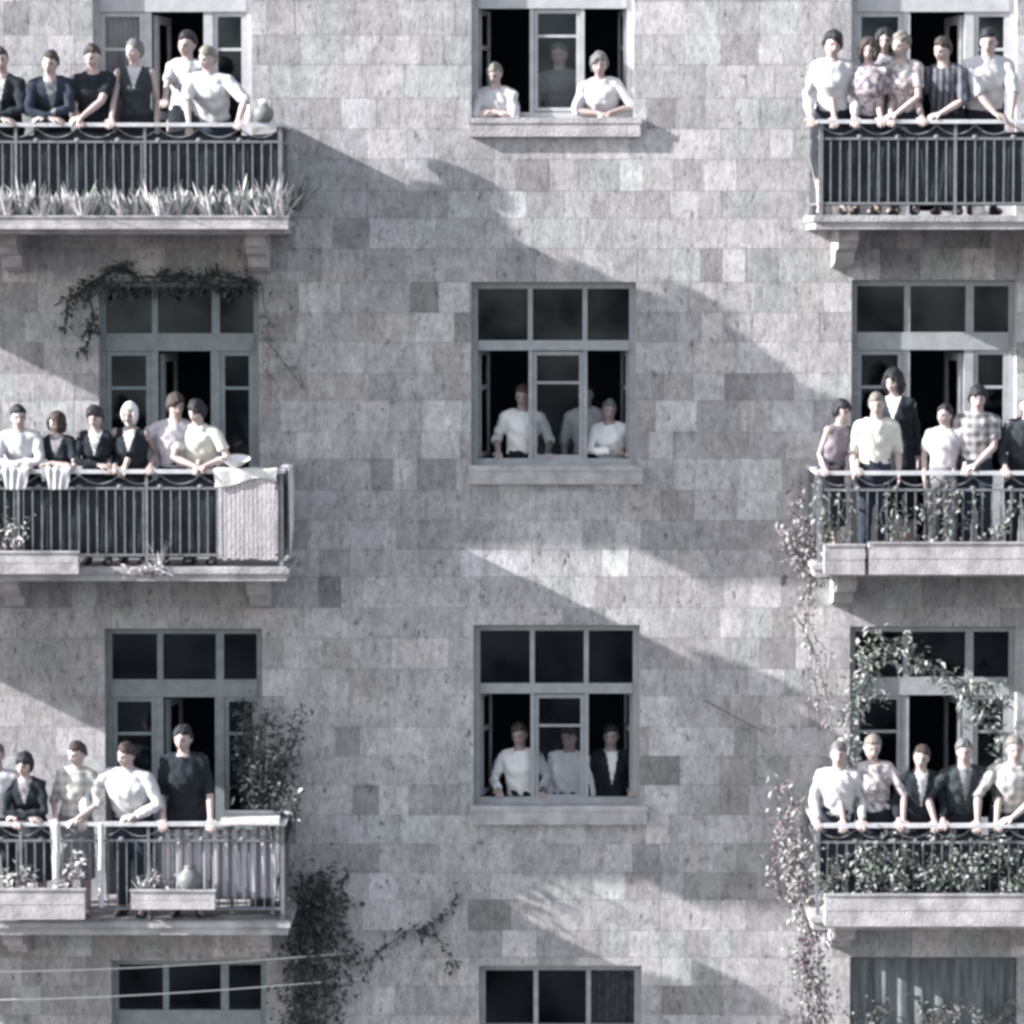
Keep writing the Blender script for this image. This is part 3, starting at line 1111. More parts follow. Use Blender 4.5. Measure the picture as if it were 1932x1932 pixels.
    def face(ce):
        c = ce @ HIn[:3, :3].T + HIn[:3, 3]
        idx = np.zeros(len(ce), int)
        fr = c[:, 1] < -.04
        for sg in (-1, 1):
            e = fr & (((c[:, 0] - sg * .030) / .0125) ** 2 + ((c[:, 2] + .003) / .0065) ** 2 < 1)
            idx[e] = 1
            b = fr & (np.abs(c[:, 0] - sg * .030) < .019) & (np.abs(c[:, 2] - .0185) < .0042)
            idx[b] = 3
        lp = fr & ((c[:, 0] / .023) ** 2 + ((c[:, 2] + .068) / .008) ** 2 < 1)
        idx[lp] = 2
        return idx
    hs_, hc_ = hair
    sk = skin or M_SKIN
    remesh_job('body', body, .0075 * max(.8, s), [sk, M_EYE, M_LIP, HAIR['brown' if hc_ in ('scarf', 'fair') else hc_]], root, face, smooth=1)

    # --- clothes
    shirt = MB()
    tuck = 1.0 if not tail else 1.0 - tail
    inf = .016 * s / s
    st = 'short' if sleeve == 'short' else sleeve
    shirt.loft(torso_rings(.017, tuck if top != 'dress' else .9, 1.462, .03 if tail > .05 else 0), 24)
    for k, sg in enumerate((-1, 1)):
        sh, el, wr, dd, nrm = armpts[k]
        au = (.82 if fem else 1.0)
        if sleeve == 'none':
            shirt.ball(sh - ex * sg * .03, .058 * s, 12)
            continue
        g2 = 1 + (gx - 1) * .6
        shirt.ball(sh - ex * sg * .012 - Vector((0, 0, .006 * s)), .0625 * s * g2, 14)
        # bridge the shoulder line
        shirt.tube([T((sg * .045, .006, 1.452)), T((sg * .10, .005, 1.428)), sh], [.036 * s, .048 * s * g2, .056 * s * g2], 12)
        g2 = 1 + (gx - 1) * .6
        if sleeve == 'short':
            e = sh + (el - sh) * .72
            shirt.tube([sh, sh + (e - sh) * .5, e], [.064 * s * au * g2, .064 * s * au * g2, .067 * s * au * g2], 14, cap=False)
        elif sleeve == 'rolled':
            e = el + (wr - el) * .12
            shirt.tube([sh, sh + (el - sh) * .5, el, e], [.064 * s * au * g2, .060 * s * au * g2, .056 * s * au * g2, .057 * s * au * g2], 14, cap=False)
        else:
            e = el + (wr - el) * .93
            shirt.tube([sh, sh + (el - sh) * .5, el, el + (e - el) * .5, e],
                       [.058 * s * au * g2, .057 * s * au * g2, .053 * s * au * g2, .048 * s * g2, .038 * s], 14, cap=False)
    # collar
    if collar:
        cb = T((0, .008, 1.452))
        shirt.tube([cb, cb + (hc - nb) * .18], [nr * 1.33, nr * 1.28], 14, cap=False)
    TI = np.array(TT.inverted())
    mats_ = [FAB[top], FAB[inner] if inner else FAB[top]]
    vdep = {'v': 1, None: 0}

    def vneck(ce):
        c = ce @ TI[:3, :3].T + TI[:3, 3]
        idx = np.zeros(len(ce), int)
        if inner:
            zt, zb2 = 1.47, (1.12 if not fem else 1.26)
            wd = .062 if not fem else .075
            inside = (c[:, 1] < 0.02) & (np.abs(c[:, 0]) < wd * (c[:, 2] - zb2) / (zt - zb2)) & (c[:, 2] > zb2)
            idx[inside] = 1
            idx[(c[:, 2] > 1.448) & (np.abs(c[:, 0]) < .066) & (c[:, 1] < .05)] = 1
        return idx
    nm = 'jacket' if inner and not fem else ('blouse' if fem else 'shirt')
    remesh_job(nm, shirt, .0115, mats_, root, vneck, disp=.0065, smooth=7, seed=sd)
    low = MB()
    if bottom.startswith('skirt:') or bottom.startswith('dress:'):
        bm = bottom.split(':')[1]
        rr = []
        for z, rx, ry in ((1.06, .135, .108), (.98, .162, .124), (.88, .176, .135), (.70, .185, .150), (.52, .190, .160), (.36, .194, .165)):
            rr.append((TL @ Vector((0, -(z - .9) * math.sin(la) if z > .9 else 0, z)), lx * rx * gx, ly * ry * gx))
        low.loft(rr, 28)
        nm2 = 'skirt'
    else:
        bm = bottom
        nm2 = 'trousers'
        low.loft([(TL @ Vector((0, -(z - .9) * math.sin(la) if z > .9 else 0, z)), lx * rx * gx, ly * ry * gx) for z, rx, ry in ((1.055, .150, .118), (1.00, .164, .124), (.95, .165, .120), (.86, .170, .125), (.80, .13, .10))], 22)
        for (hip, kn, an) in legs:
            low.tube([hip, hip + (kn - hip) * .5, kn, an + Vector((0, 0, .01))], [.100 * s * gx, .090 * s * gx, .072 * s, .062 * s], 14, cap=False)
    remesh_job(nm2, low, .013, [FAB[bm]], root, disp=.004, smooth=2, seed=sd + 50)
    for (hip, kn, an) in legs:
        so = MB()
        q = TL.to_3x3()
        so.loft([(an + q @ Vector((0, .055, -.055)), q @ Vector((.030, 0, 0)), q @ Vector((0, 0, .033))),
                 (an + q @ Vector((0, .02, -.04)), q @ Vector((.040, 0, 0)), q @ Vector((0, 0, .049))),
                 (an + q @ Vector((0, -.07, -.05)), q @ Vector((.043, 0, 0)), q @ Vector((0, 0, .038))),
                 (an + q @ Vector((0, -.15, -.063)), q @ Vector((.044, 0, 0)), q @ Vector((0, 0, .026))),
                 (an + q @ Vector((0, -.20, -.07)), q @ Vector((.026, 0, 0)), q @ Vector((0, 0, .015)))], 12)
        o = so.build('shoe', M_SHOE, root, smooth=True)

    # --- hair
    if hs_ != 'bald':
        def inf_fn(d):
            x, y, z = d
            n_ = noise.noise(Vector((x * 3.2, y * 3.2, z * 3.2 + sd * 5))) * .009
            z = z + .16 * noise.noise(Vector((x * 2.6, y * 2.6, sd * 3.1))) - (.10 * x if sd % 2 else -.10 * x)
            if hs_ == 'short':
                line = .52 - .12 * abs(x)
                lo = -.30 if y > .25 else (-.02 if y > -.15 else line)
                if y <= -.15: lo = line
                base_ = .013 + .011 * z
            elif hs_ == 'full':
                line = .42 - .25 * abs(x) + .12 * x * (1 if sd % 3 else -1)
                lo = -.5 if y > .1 else (-.28 if y > -.25 else line)
                base_ = .022 + .008 * max(z, 0)
            elif hs_ == 'bob':
                line = .55 - .5 * abs(x)
                lo = -.92 if y > .0 else (-.82 if abs(x) > .62 else line)
                base_ = .024 + (.010 if z < 0 else 0)
            elif hs_ == 'bun':
                line = .52 - .3 * abs(x)
                lo = -.5 if y > .1 else (-.1 if y > -.2 else line)
                base_ = .015
            else:                                # scarf: only the face is free
                face_ = y < -.35 and abs(x) < .62 and -.80 < z < .55
                return -.010 if face_ else .017 + n_ * .6
            e = smoothstep(lo - .18, lo + .20, z)
            return -.012 + (base_ + .012) * e + n_ * e
        hm = MB()
        head_grid(hm, HM, 40, 30, inf_fn)
        if hs_ == 'bun':
            hm.ball(HM @ Vector((0, .075, .070)), .042 * s, 14)
        if hs_ == 'long':
            pass
        if hs_ == 'bob':
            hm.ball(HM @ Vector((0, .055, -.070)), (.070 * s, .045 * s, .060 * s), 14)
        if hs_ == 'scarf':
            hm.tube([HM @ Vector((0, .05, -.09)), HM @ Vector((0, .03, -.15))], [.062 * s, .05 * s], 12)
        remesh_job('headscarf' if hs_ == 'scarf' else 'hair', hm, .006, [HAIR[hc_]], root, smooth=1, disp=.0032, seed=sd)
    tag(root, label, 'person', group)
    return root


GP = 'people leaning on the balcony rails'
GW = 'people standing at the open windows'


def B(i, side, label, u, v, dy, **k):
    if k.get('lean', 8) >= 8:
        k['lean'] = k.get('lean', 8) + 7
    return person(label, u, v, YF + dy, GP, rail=RZ[(i, side)], floor=zf_(i, side), **k)


def Wn(i, label, u, v, Y, **k):
    return person(label, u, v, Y, GW, rail=openings[i][2] + .004, floor=floor_z[i], **k)


# top left balcony
B(0, 'l', 'person in dark jacket cut off by the left edge, top left balcony', 4, 91, .12, lean=20, top='black', inner='white', arms=('fold', 'fold'), hair=('short', 'brown'), head=(25, 0, 0), girth=1.05)
B(0, 'l', 'person in navy jacket with grey shirt front, second from left on top left balcony', 92, 97, .12, lean=20, top='navy', inner='grey', arms=('fold', 'fold'), hair=('short', 'brown'), head=(-20, 8, 0), girth=1.08)
B(0, 'l', 'person in dark short sleeved shirt, one forearm raised off the rail, top left balcony', 174, 86, .18, lean=12, top='black', sleeve='short', arms=('rail', 'fold'), hair=('short', 'brown'), head=(-22, 5, 0), ax=(.1, -.05))
B(0, 'l', 'woman in dark sleeveless dress over pale sleeve, standing before the top left door', 256, 74, .30, sex='f', lean=4, top='teal', inner='white', sleeve='none', bottom='skirt:black', arms=('rail', 'down'), hair=('bun', 'grey'), head=(-35, 0, 0))
B(0, 'l', 'person with pale top in the dark doorway of the top left balcony, tallest there', 346, 60, .70, sex='f', lean=2, top='white', sleeve='short', bottom='skirt:black', arms=('rail', 'down'), hair=('short', 'black'), head=(-25, 0, 6), girth=.9)
B(0, 'l', 'man in white shirt with one arm hanging over the rail, top left balcony', 399, 89, .26, lean=12, top='white', collar=True, sleeve='rolled', bottom='navy', arms=('over', 'wide'), hair=('short', 'fair'), head=(-15, 8, 0), girth=1.14, ax=(-.03, -.04))

# middle left balcony
B(1, 'l', 'person in white shirt leftmost on the middle left balcony, beside the dark haired woman', 40, 766, .06, lean=18, top='white', sleeve='long', arms=('fold', 'fold'), hair=('short', 'black'), head=(15, 5, 0), girth=1.05)
B(1, 'l', 'woman with loose dark hair and dark dress looking aside, middle left balcony', 116, 778, .08, sex='f', lean=14, top='black', inner='grey', sleeve='short', bottom='skirt:black', arms=('fold', 'fold'), hair=('bob', 'brown'), head=(-12, 5, 0))
B(1, 'l', 'woman in dark cardigan with white neckline, left of the headscarf, middle left balcony', 180, 768, .06, sex='f', lean=14, top='black', inner='white', sleeve='long', bottom='skirt:black', arms=('fold', 'rail'), hair=('full', 'black'), head=(-8, 5, 0), girth=1.05)
B(1, 'l', 'woman in white headscarf and dark sleeveless dress with white collar', 248, 760, .07, sex='f', lean=12, top='black', inner='white', sleeve='none', bottom='skirt:black', arms=('rail', 'rail'), hair=('scarf', 'scarf'), head=(8, 6, 0), girth=1.15, skin=M_SKIN_DARK)
B(1, 'l', 'young man in light lilac shirt leaning sideways on one arm, middle left balcony', 328, 744, .10, lean=12, top='lilac', sleeve='short', bottom='navy', arms=('wide', 'rail'), hair=('full', 'brown'), head=(10, 5, 0), ax=(-.14, 0), tilt=3)
B(1, 'l', 'boy in cream shirt with dark hair, hands together on the rail, beside the hanging blanket', 378, 757, .07, lean=14, top='cream', collar=True, sleeve='short', bottom='navy', arms=('clasp', 'clasp'), hair=('full', 'black'), head=(-15, 8, 0))

# bottom left balcony
B(2, 'l', 'person in white shirt mostly cut off by the left edge, bottom left balcony', -6, 1404, .10, lean=10, top='white', sleeve='long', arms=('rail', 'rail'), hair=('short', 'grey'))
B(2, 'l', 'woman with dark curly hair and dark cardigan, arms crossed, bottom left balcony', 54, 1422, .06, sex='f', lean=16, top='black', inner='grey', sleeve='long', bottom='skirt:teal', arms=('fold', 'fold'), hair=('full', 'black'), head=(-5, 5, 0), girth=1.05)
B(2, 'l', 'person in pale checked blouse, second from left on the bottom left balcony', 138, 1400, .12, sex='f', lean=8, top='check', sleeve='rolled', bottom='skirt:grey', arms=('rail', 'clasp'), hair=('short', 'brown'), head=(-30, 5, 0))
B(2, 'l', 'stout man in plain white shirt with both hands on the rail, bottom left balcony', 246, 1403, .07, lean=16, top='white', collar=True, sleeve='long', bottom='navy', arms=('wide', 'fold'), hair=('short', 'brown'), head=(-25, 10, 5), girth=1.25, ax=(-.05, .08))
B(2, 'l', 'pale faced woman in black dress, tallest on the bottom left balcony before the dark doorway', 352, 1368, .12, sex='f', lean=8, top='black', sleeve='rolled', bottom='skirt:black', arms=('rail', 'rail'), hair=('bun', 'black'), head=(-22, 4, 0), girth=1.15, ax=(.04, .03))

# unseen people added past the left edge to keep sun off the balconies
for (i_, u_, v_, d_, tp, lab) in ((0, -62, 80, .35, 'black', 'unseen man in black coat standing back, added to block sun, top left balcony'), (0, -150, 84, .10, 'grey', 'unseen man in grey shirt added to block sun, far end of top left balcony'), (0, -235, 84, .6, 'navy', 'unseen man in navy coat by the wall, added to block sun, top left balcony'),
                                  (1, -58, 745, .40, 'black', 'unseen man in black coat standing back, added to block sun, middle left balcony'), (1, -140, 750, .12, 'white', 'unseen man in white shirt added to block sun, far end of middle left balcony'), (1, -225, 745, .6, 'navy', 'unseen man in navy coat by the wall, added to block sun, middle left balcony'),
                                  (2, -80, 1410, .45, 'black', 'unseen man in black coat standing back, added to block sun, bottom left balcony'), (2, -165, 1410, .12, 'grey', 'unseen man in grey shirt added to block sun, far end of bottom left balcony'), (2, -240, 1410, .6, 'navy', 'unseen man in navy coat by the wall, added to block sun, bottom left balcony')):
    B(i_, 'l', lab, u_, v_, d_, lean=6, top=tp, sleeve='long', arms=('down', 'down') if d_ > .3 else ('rail', 'rail'), hair=('short', 'brown'))

# middle windows
Wn(0, 'man in white shirt leaning on the sill at the left side of the top window', 941, 120, .10, lean=24, top='white', sleeve='rolled', arms=('fold', 'fold'), hair=('short', 'fair'), head=(-10, 20, 0), girth=1.1)
Wn(0, 'person in grey clothes behind the centre pane of the top window', 1061, 82, .62, lean=0, top='grey', sleeve='long', arms=('down', 'down'), hair=('short', 'grey'))
Wn(0, 'woman in white blouse with elbows out, right side of the top window', 1140, 101, .12, sex='f', lean=18, top='white', sleeve='rolled', arms=('clasp', 'clasp'), hair=('full', 'grey'), head=(5, 5, 0), girth=1.2, skin=M_SKIN_DARK)
Wn(1, 'man in white shirt standing in the left half of the middle window', 984, 727, .335, lean=7, top='bright', sleeve='rolled', arms=('rail', 'rail'), hair=('short', 'brown'), skin=M_SKIN_DARK, ax=(-.03, .03))
Wn(1, 'person in pale shirt half hidden behind the post of the middle window', 1113, 724, .58, lean=6, top='white', sleeve='rolled', arms=('down', 'down'), hair=('short', 'black'), skin=M_SKIN_DARK)
Wn(1, 'shorter person in white shirt at the right edge of the middle window', 1152, 755, .335, lean=12, top='bright', sleeve='long', arms=('fold', 'rail'), hair=('short', 'grey'), skin=M_SKIN_DARK, girth=1.05)
Wn(2, 'man in white long sleeved shirt and dark trousers, left in the lower window', 987, 1366, .335, lean=8, top='bright', sleeve='long', bottom='black', arms=('rail', 'rail'), hair=('short', 'brown'), skin=M_SKIN_DARK)
Wn(2, 'man in white shirt beside the man in the dark suit, centre of lower window', 1072, 1372, .42, lean=5, top='bright', sleeve='long', arms=('down', 'down'), hair=('short', 'brown'), skin=M_SKIN_DARK)
Wn(2, 'man in dark suit and open white collar, right in the lower window', 1150, 1369, .40, lean=8, top='black', inner='bright', sleeve='long', arms=('down', 'rail'), hair=('short', 'black'), head=(-20, 5, 0), skin=M_SKIN_DARK)

# top right balcony
B(0, 'r', 'woman in white blouse with dark hair, leftmost on the top right balcony', 1574, 60, .07, sex='f', lean=12, top='white', sleeve='long', bottom='skirt:black', arms=('rail', 'rail'), hair=('full', 'black'), head=(10, 5, 0), girth=1.04)
B(0, 'r', 'woman in mottled mauve blouse with brown hair, second from left on the top right balcony', 1640, 72, .07, sex='f', lean=13, top='print', sleeve='short', bottom='skirt:black', arms=('wide', 'rail'), hair=('bob', 'brown'), head=(5, 5, 0), girth=1.15)
B(0, 'r', 'woman looking over the shoulder of the mauve blouse, dark hair, top right balcony', 1672, 55, .38, sex='f', lean=3, top='grey', sleeve='long', bottom='skirt:black', arms=('down', 'down'), hair=('bob', 'black'), head=(10, 0, 0))
B(0, 'r', 'old woman with white hair and pale printed blouse, centre of the top right balcony', 1712, 62, .09, sex='f', lean=14, top='print2', sleeve='short', bottom='skirt:navy', arms=('rail', 'fold'), hair=('short', 'fair'), head=(-15, 8, 8), girth=1.05)
B(0, 'r', 'man in dark striped shirt with forearms on the top right rail', 1795, 72, .08, lean=15, top='stripe', sleeve='rolled', bottom='black', arms=('rail', 'fold'), hair=('short', 'brown'), head=(-22, 5, 0))
B(0, 'r', 'tall man in white shirt, rightmost on the top right balcony', 1862, 55, .14, lean=14, top='white', collar=True, sleeve='rolled', bottom='black', arms=('fold', 'over'), hair=('short', 'black'), head=(-20, 8, 0), girth=1.15, ax=(.05, .05))

# middle right balcony
B(1, 'r', 'dark haired woman turned sideways at the left corner of the middle right balcony', 1568, 757, .16, sex='f', lean=8, yaw=35, top='mauve', inner=None, sleeve='none', bottom='skirt:teal', arms=('rail', 'rail'), hair=('full', 'black'), head=(15, 0, 0), ax=(0, 0))
B(1, 'r', 'boy in cream shirt standing left of the doorway, middle right balcony', 1652, 743, .14, lean=6, top='cream', sleeve='rolled', bottom='navy', arms=('down', 'down'), hair=('short', 'fair'), head=(-20, 5, 0), girth=1.05)
B(1, 'r', 'woman with black hair and white V shaped collar standing back in the doorway, middle right', 1696, 697, .62, sex='f', lean=0, top='black', inner='white', sleeve='long', bottom='skirt:black', arms=('down', 'down'), hair=('bob', 'black'), head=(-10, 0, 0))
B(1, 'r', 'small boy in pale lilac shirt in front of the dark doorway, middle right balcony', 1780, 764, .12, lean=4, top='lilac', sleeve='short', bottom='grey', arms=('down', 'rail'), hair=('short', 'black'), head=(-15, 0, 0), girth=.92)
B(1, 'r', 'man in plaid shirt with dark hair and one arm on the middle right rail', 1841, 730, .12, lean=6, top='plaid', sleeve='short', bottom='navy', arms=('down', 'fold'), hair=('full', 'black'), head=(5, 5, 0), girth=1.05)
B(1, 'r', 'person in dark grey clothes at the right edge of the picture, middle right balcony', 1932, 742, .14, lean=8, top='teal', sleeve='long', bottom='black', arms=('rail', 'rail'), hair=('short', 'grey'), head=(-20, 0, 0))

# bottom right balcony
B(2, 'r', 'person in light shirt, leftmost behind the vines on the bottom right balcony', 1585, 1402, .08, lean=12, top='white', sleeve='long', inner=None, bottom='black', arms=('rail', 'rail'), hair=('short', 'grey'), head=(10, 5, 0))
B(2, 'r', 'woman in mottled blouse with both arms straight on the rail, bottom right balcony', 1656, 1388, .09, sex='f', lean=11, top='print2', sleeve='rolled', bottom='skirt:black', arms=('wide', 'wide'), hair=('short', 'fair'), head=(8, 5, 0), ax=(.04, -.04), girth=1.05)
B(2, 'r', 'boy in dark suit with narrow white shirt front, bottom right balcony', 1734, 1408, .10, lean=8, top='black', inner='white', sleeve='long', bottom='black', arms=('rail', 'rail'), hair=('short', 'brown'), head=(-8, 5, 0))
B(2, 'r', 'man in dark jacket with pale lapels and both hands on the bottom right rail', 1821, 1396, .09, lean=12, top='teal', inner='grey', sleeve='rolled', bottom='black', arms=('wide', 'wide'), hair=('short', 'grey'), head=(-10, 5, 0), ax=(.05, -.03))
B(2, 'r', 'person in pale checked shirt rightmost on the bottom right balcony', 1908, 1391, .08, lean=13, top='check', sleeve='rolled', bottom='black', arms=('wide', 'fold'), hair=('short', 'fair'), head=(-5, 5, 0), girth=1.12)

run_jobs()

# ------------------------------------------------------------------ things on the balconies
def tagged(mb, name, mats, label, cat, group=None, smooth=False, kind=None):
    o = mb.build(name, mats, smooth=smooth)
    return tag(o, label, cat, group, kind)


def set_origin(o, p):
    p = Vector(p)
    o.data.transform(Matrix.Translation(-p))
    o.location = p


def trough(u0, u1, v0, v1, label, y=YF - .02, depth=.2, outside=True, group='flower boxes on the balconies', taper=.02):
    ya, yb = (y - depth, y - .03) if outside else (y + .03, y + depth)
    x0, x1, z1, z0 = ux(u0, ya), ux(u1, ya), vz(v0, ya), vz(v1, ya)
    e = empty('flower_box', ((x0 + x1) / 2, (ya + yb) / 2, z0))
    m = MB()
    t = .02
    zs_ = [z0, z0 + (z1 - z0) * .5, z1]
    m.box(x0, x1, ya, ya + t, z0, z0 + (z1 - z0) * .49)
    m.box(x0, x1, ya + .002, ya + t, z0 + (z1 - z0) * .51, z1)
    m.box(x0, x1, yb - t, yb, z0, z1)
    m.box(x0 + .001, x0 + t, ya + t, yb - t, z0, z1)
    m.box(x1 - t, x1 - .001, ya + t, yb - t, z0, z1)
    m.box(x0 + t, x1 - t, ya + t, yb - t, z0 + .005, z0 + .02)
    m.box(x0 - .012, x1 + .012, ya - .012, ya + t * .9, z1, z1 + .018)
    adopt(m.build('box_boards', M_WOODW), e)
    s = MB(); s.box(x0 + t, x1 - t, ya + t, yb - t, z1 - .06, z1 - .025)
    adopt(s.build('soil', M_SOIL), e)
    tag(e, label, 'flower box', group)
    return (x0, x1, (ya + yb) / 2, z1)


def spiky(p, L, n, label, group, spread=.8, mi=('pale', 'mid'), wd=.022):
    m = MB()
    for k in range(n):
        a = random.uniform(0, 2 * math.pi)
        r = random.uniform(.1, spread)
        d = Vector((math.cos(a) * r, math.sin(a) * r * .8 - .1, 1))
        m.blade(Vector(p) + Vector((math.cos(a) * .02, math.sin(a) * .02, 0)), d, L * random.uniform(.55, 1.15), wd * random.uniform(.7, 1.3), random.choice((0, 0, 0, 1)), random.uniform(.2, .9))
    o = tagged(m, 'spiky_plant', [LEAF[mi[0]], LEAF[mi[1]]], label, 'plant', group)
    set_origin(o, p)
    return o


def leafy(p, h, n, label, group=None, spread=.18, mats=('mid', 'pale'), ls=.06, name='leafy_plant', stems=5, prob=.5, lean=(0, 0, 0)):
    m = MB()
    p = Vector(p)
    st = []
    for k in range(stems):
        a = random.uniform(0, 6.28)
        tip = p + Vector((math.cos(a) * spread, math.sin(a) * spread * .7, h * random.uniform(.7, 1))) + Vector(lean)
        mid = p + (tip - p) * .5 + Vector((random.uniform(-.04, .04), random.uniform(-.04, .04), h * .08))
        m.tube([p, mid, tip], [.008, .006, .003], 5, 2)
        st.append((p, mid, tip))
    for k in range(n):
        a, b, c = random.choice(st)
        t = random.uniform(.15, 1)
        q = a * (1 - t) ** 2 + b * 2 * t * (1 - t) + c * t * t
        q += Vector((random.gauss(0, .03), random.gauss(0, .03), random.gauss(0, .03)))
        d = Vector((random.uniform(-1, 1), random.uniform(-1, .6), random.uniform(-.5, .8)))
        m.leaf(q, d, ls * random.uniform(.6, 1.3), ls * random.uniform(.35, .6), 0 if random.random() < prob else 1)
    o = tagged(m, name, [LEAF[mats[0]], LEAF[mats[1]], M_STEM], label, 'plant', group)
    set_origin(o, p)
    return o


def vine(paths, per_m, ls, label, mats=('mid', 'pale'), prob=.5, jit=.05, rad=.006, name='climbing_vine', group=None):
    m = MB()
    for pts in paths:
        pts = [Vector(p) for p in pts]
        # refine with wobble
        q = []
        for a, b in zip(pts, pts[1:]):
            n = max(2, int((b - a).length / .08))
            for k in range(n):
                q.append(a + (b - a) * k / n + Vector((random.gauss(0, .012), random.gauss(0, .008), random.gauss(0, .012))))
        q.append(pts[-1])
        m.tube(q, [rad * (1 - .6 * k / len(q)) for k in range(len(q))], 5, 2)
        L = sum((b - a).length for a, b in zip(pts, pts[1:]))
        for k in range(int(L * per_m)):
            i = random.randrange(len(q) - 1)
            c = q[i] + Vector((random.gauss(0, jit), random.gauss(-.01, jit * .5), random.gauss(0, jit)))
            d = Vector((random.uniform(-1, 1), random.uniform(-1, .1), random.uniform(-1, .7)))
            m.leaf(c, d, ls * random.uniform(.6, 1.3), ls * random.uniform(.45, .8), 0 if random.random() < prob else 1)
    o = tagged(m, name, [LEAF[mats[0]], LEAF[mats[1]], M_STEM], label, 'plant', group)
    set_origin(o, paths[0][0])
    return o


M_SHADE_CLOTH = mat('added_shade_cloth', (.028, .034, .042), .95, .6, 3.5, .5, 14)  # cloths added to imitate the deep shade behind the bars
for (i_, sd_, u0, u1, lab) in ((0, 'l', -560, 532, 'added dark cloth standing in for shade behind the top left railing'), (1, 'l', -560, 408, 'added dark cloth standing in for shade behind the middle left railing'),
                               (0, 'r', 1550, 1980, 'added dark cloth standing in for shade behind the top right railing'), (2, 'r', 1550, 1980, 'added dark cloth standing in for shade behind the vine covered bottom right railing')):
    zt_, zb_ = RZ[(i_, sd_)] - .05, zf_(i_, sd_) + .09
    xa_, xb_ = ux(u0, YF), ux(u1, YF)

    def dk(a, b, xa_=xa_, xb_=xb_, zt_=zt_, zb_=zb_):
        x = xa_ + (xb_ - xa_) * a
        return (x, YF + .032 + .010 * math.sin(x * 21 + b * 2) + .006 * math.sin(x * 47), zt_ + (zb_ - zt_) * b - (1 - b) * .05 * abs(math.sin(x * 3.1)))
    n_ = int((xb_ - xa_) * 40)
    vs = [dk(a / n_, b / 6) for b in range(7) for a in range(n_ + 1)]
    fs = [(b * (n_ + 1) + a, b * (n_ + 1) + a + 1, (b + 1) * (n_ + 1) + a + 1, (b + 1) * (n_ + 1) + a) for b in range(6) for a in range(n_)]
    m = MB(); m.add(vs, fs)
    o = m.build('screen_or_shade_cloth', M_SHADE_CLOTH, smooth=True)
    sm = o.modifiers.new('thick', 'SOLIDIFY'); sm.thickness = .004
    set_origin(o, vs[0])
    tag(o, lab, 'cloth')

# --- top left: a long box full of pale spiky plants along the whole balcony
x0, x1, yc, zt = trough(-40, 545, 410, 432, 'long weathered flower box full of spiky plants along the top left balcony', depth=.22)
k = 0
u_ = -20
random.seed(3)
while u_ < 560:
    xx = ux(u_, yc)
    if u_ > 480:
        lab = 'large pale spiky plant at the right corner of the top left balcony'
    lab = 'pale spiky plants crowded in the long box of the top left balcony'
    spiky((min(xx, x1 - .05), yc + random.uniform(-.05, .05), zt - .03), random.uniform(.32, .47) * (1.3 if u_ > 500 else 1), 22 if u_ < 470 else 24, lab, 'spiky plants in the top left flower box', spread=.6 if u_ < 470 else .8, wd=.038)
    u_ += random.uniform(11, 17)
spiky(U(560, 400, YF + .25), .42, 24, 'wide dark spiky plant at the wall end of the top left balcony', None, 1.0, ('mid', 'dark'))
# pot on the rail
p = U(497, 228, YF); rz = RZ[(0, 'l')] + .017
m = MB()
m.loft([((p.x, YF, rz + z), (r_, 0, 0), (0, r_, 0)) for z, r_ in ((0, .055), (.03, .085), (.08, .1), (.13, .085), (.155, .05), (.17, .05))], 18)
e = empty('round_pot', (p.x, YF, rz))
adopt(m.build('pot_body', M_CLAY, smooth=True), e)
m = MB(); m.ball((p.x, YF, rz + .19), (.045, .045, .03), 12)
adopt(m.build('lid', M_ENAMEL, smooth=True), e)
tag(e, 'dark round pot with white lid on the end of the top left handrail', 'pot')
m = MB(); p = U(470, 228, YF)
m.loft([((p.x, YF, rz + z), (r_, 0, 0), (0, r_, 0)) for z, r_ in ((0, .035), (.08, .035), (.11, .02), (.15, .015), (.165, .018))], 14)
o = tagged(m, 'jar', M_ENAMEL, 'small white jar beside the dark pot on the top left handrail', 'jar', smooth=True)
set_origin(o, (p.x, YF, rz))

# --- middle left: hanging blanket, bowl, papers, flower box, branch over the door
def sheet(fn, nu, nv, name, mats, label, cat, group=None):
    vs = [fn(a / nu, b / nv) for b in range(nv + 1) for a in range(nu + 1)]
    fs = [(b * (nu + 1) + a, b * (nu + 1) + a + 1, (b + 1) * (nu + 1) + a + 1, (b + 1) * (nu + 1) + a) for b in range(nv) for a in range(nu)]
    m = MB(); m.add(vs, fs)
    o = m.build(name, mats, smooth=True)
    sm = o.modifiers.new('thick', 'SOLIDIFY'); sm.thickness = .006; sm.offset = 0
    set_origin(o, vs[0])
    tag(o, label, cat, group)
    return o


rz = RZ[(1, 'l')]
xa, xb = ux(411, YF - .05), ux(519, YF - .05)
L_in, L_out = .25, rz - vz(1053, YF - .05)


pn = MB()
rp = random.Random(2)
nb2 = 13
for k in range(nb2):
    p0, p1 = xa + (xb - xa) * k / nb2, xa + (xb - xa) * (k + 1) / nb2
    pn.box(p0 + .003, p1 - .004, YF - .034 - rp.random() * .004, YF - .018, rz - .022 - L_out + rp.uniform(0, .03), rz - .022)
pn.box(xa, xb, YF - .0175, YF - .0125, rz - .30, rz - .25)
pn.box(xa, xb, YF - .0175, YF - .0125, rz - .75, rz - .70)
o = tagged(pn, 'slatted_panel', mat('weathered_pale_boards', (.46, .43, .45), .85, .35, 7, .4, 30, streak=.2), 'pale slatted board panel fixed over the right end of the middle left railing', 'panel')
set_origin(o, (xa, YF, rz))


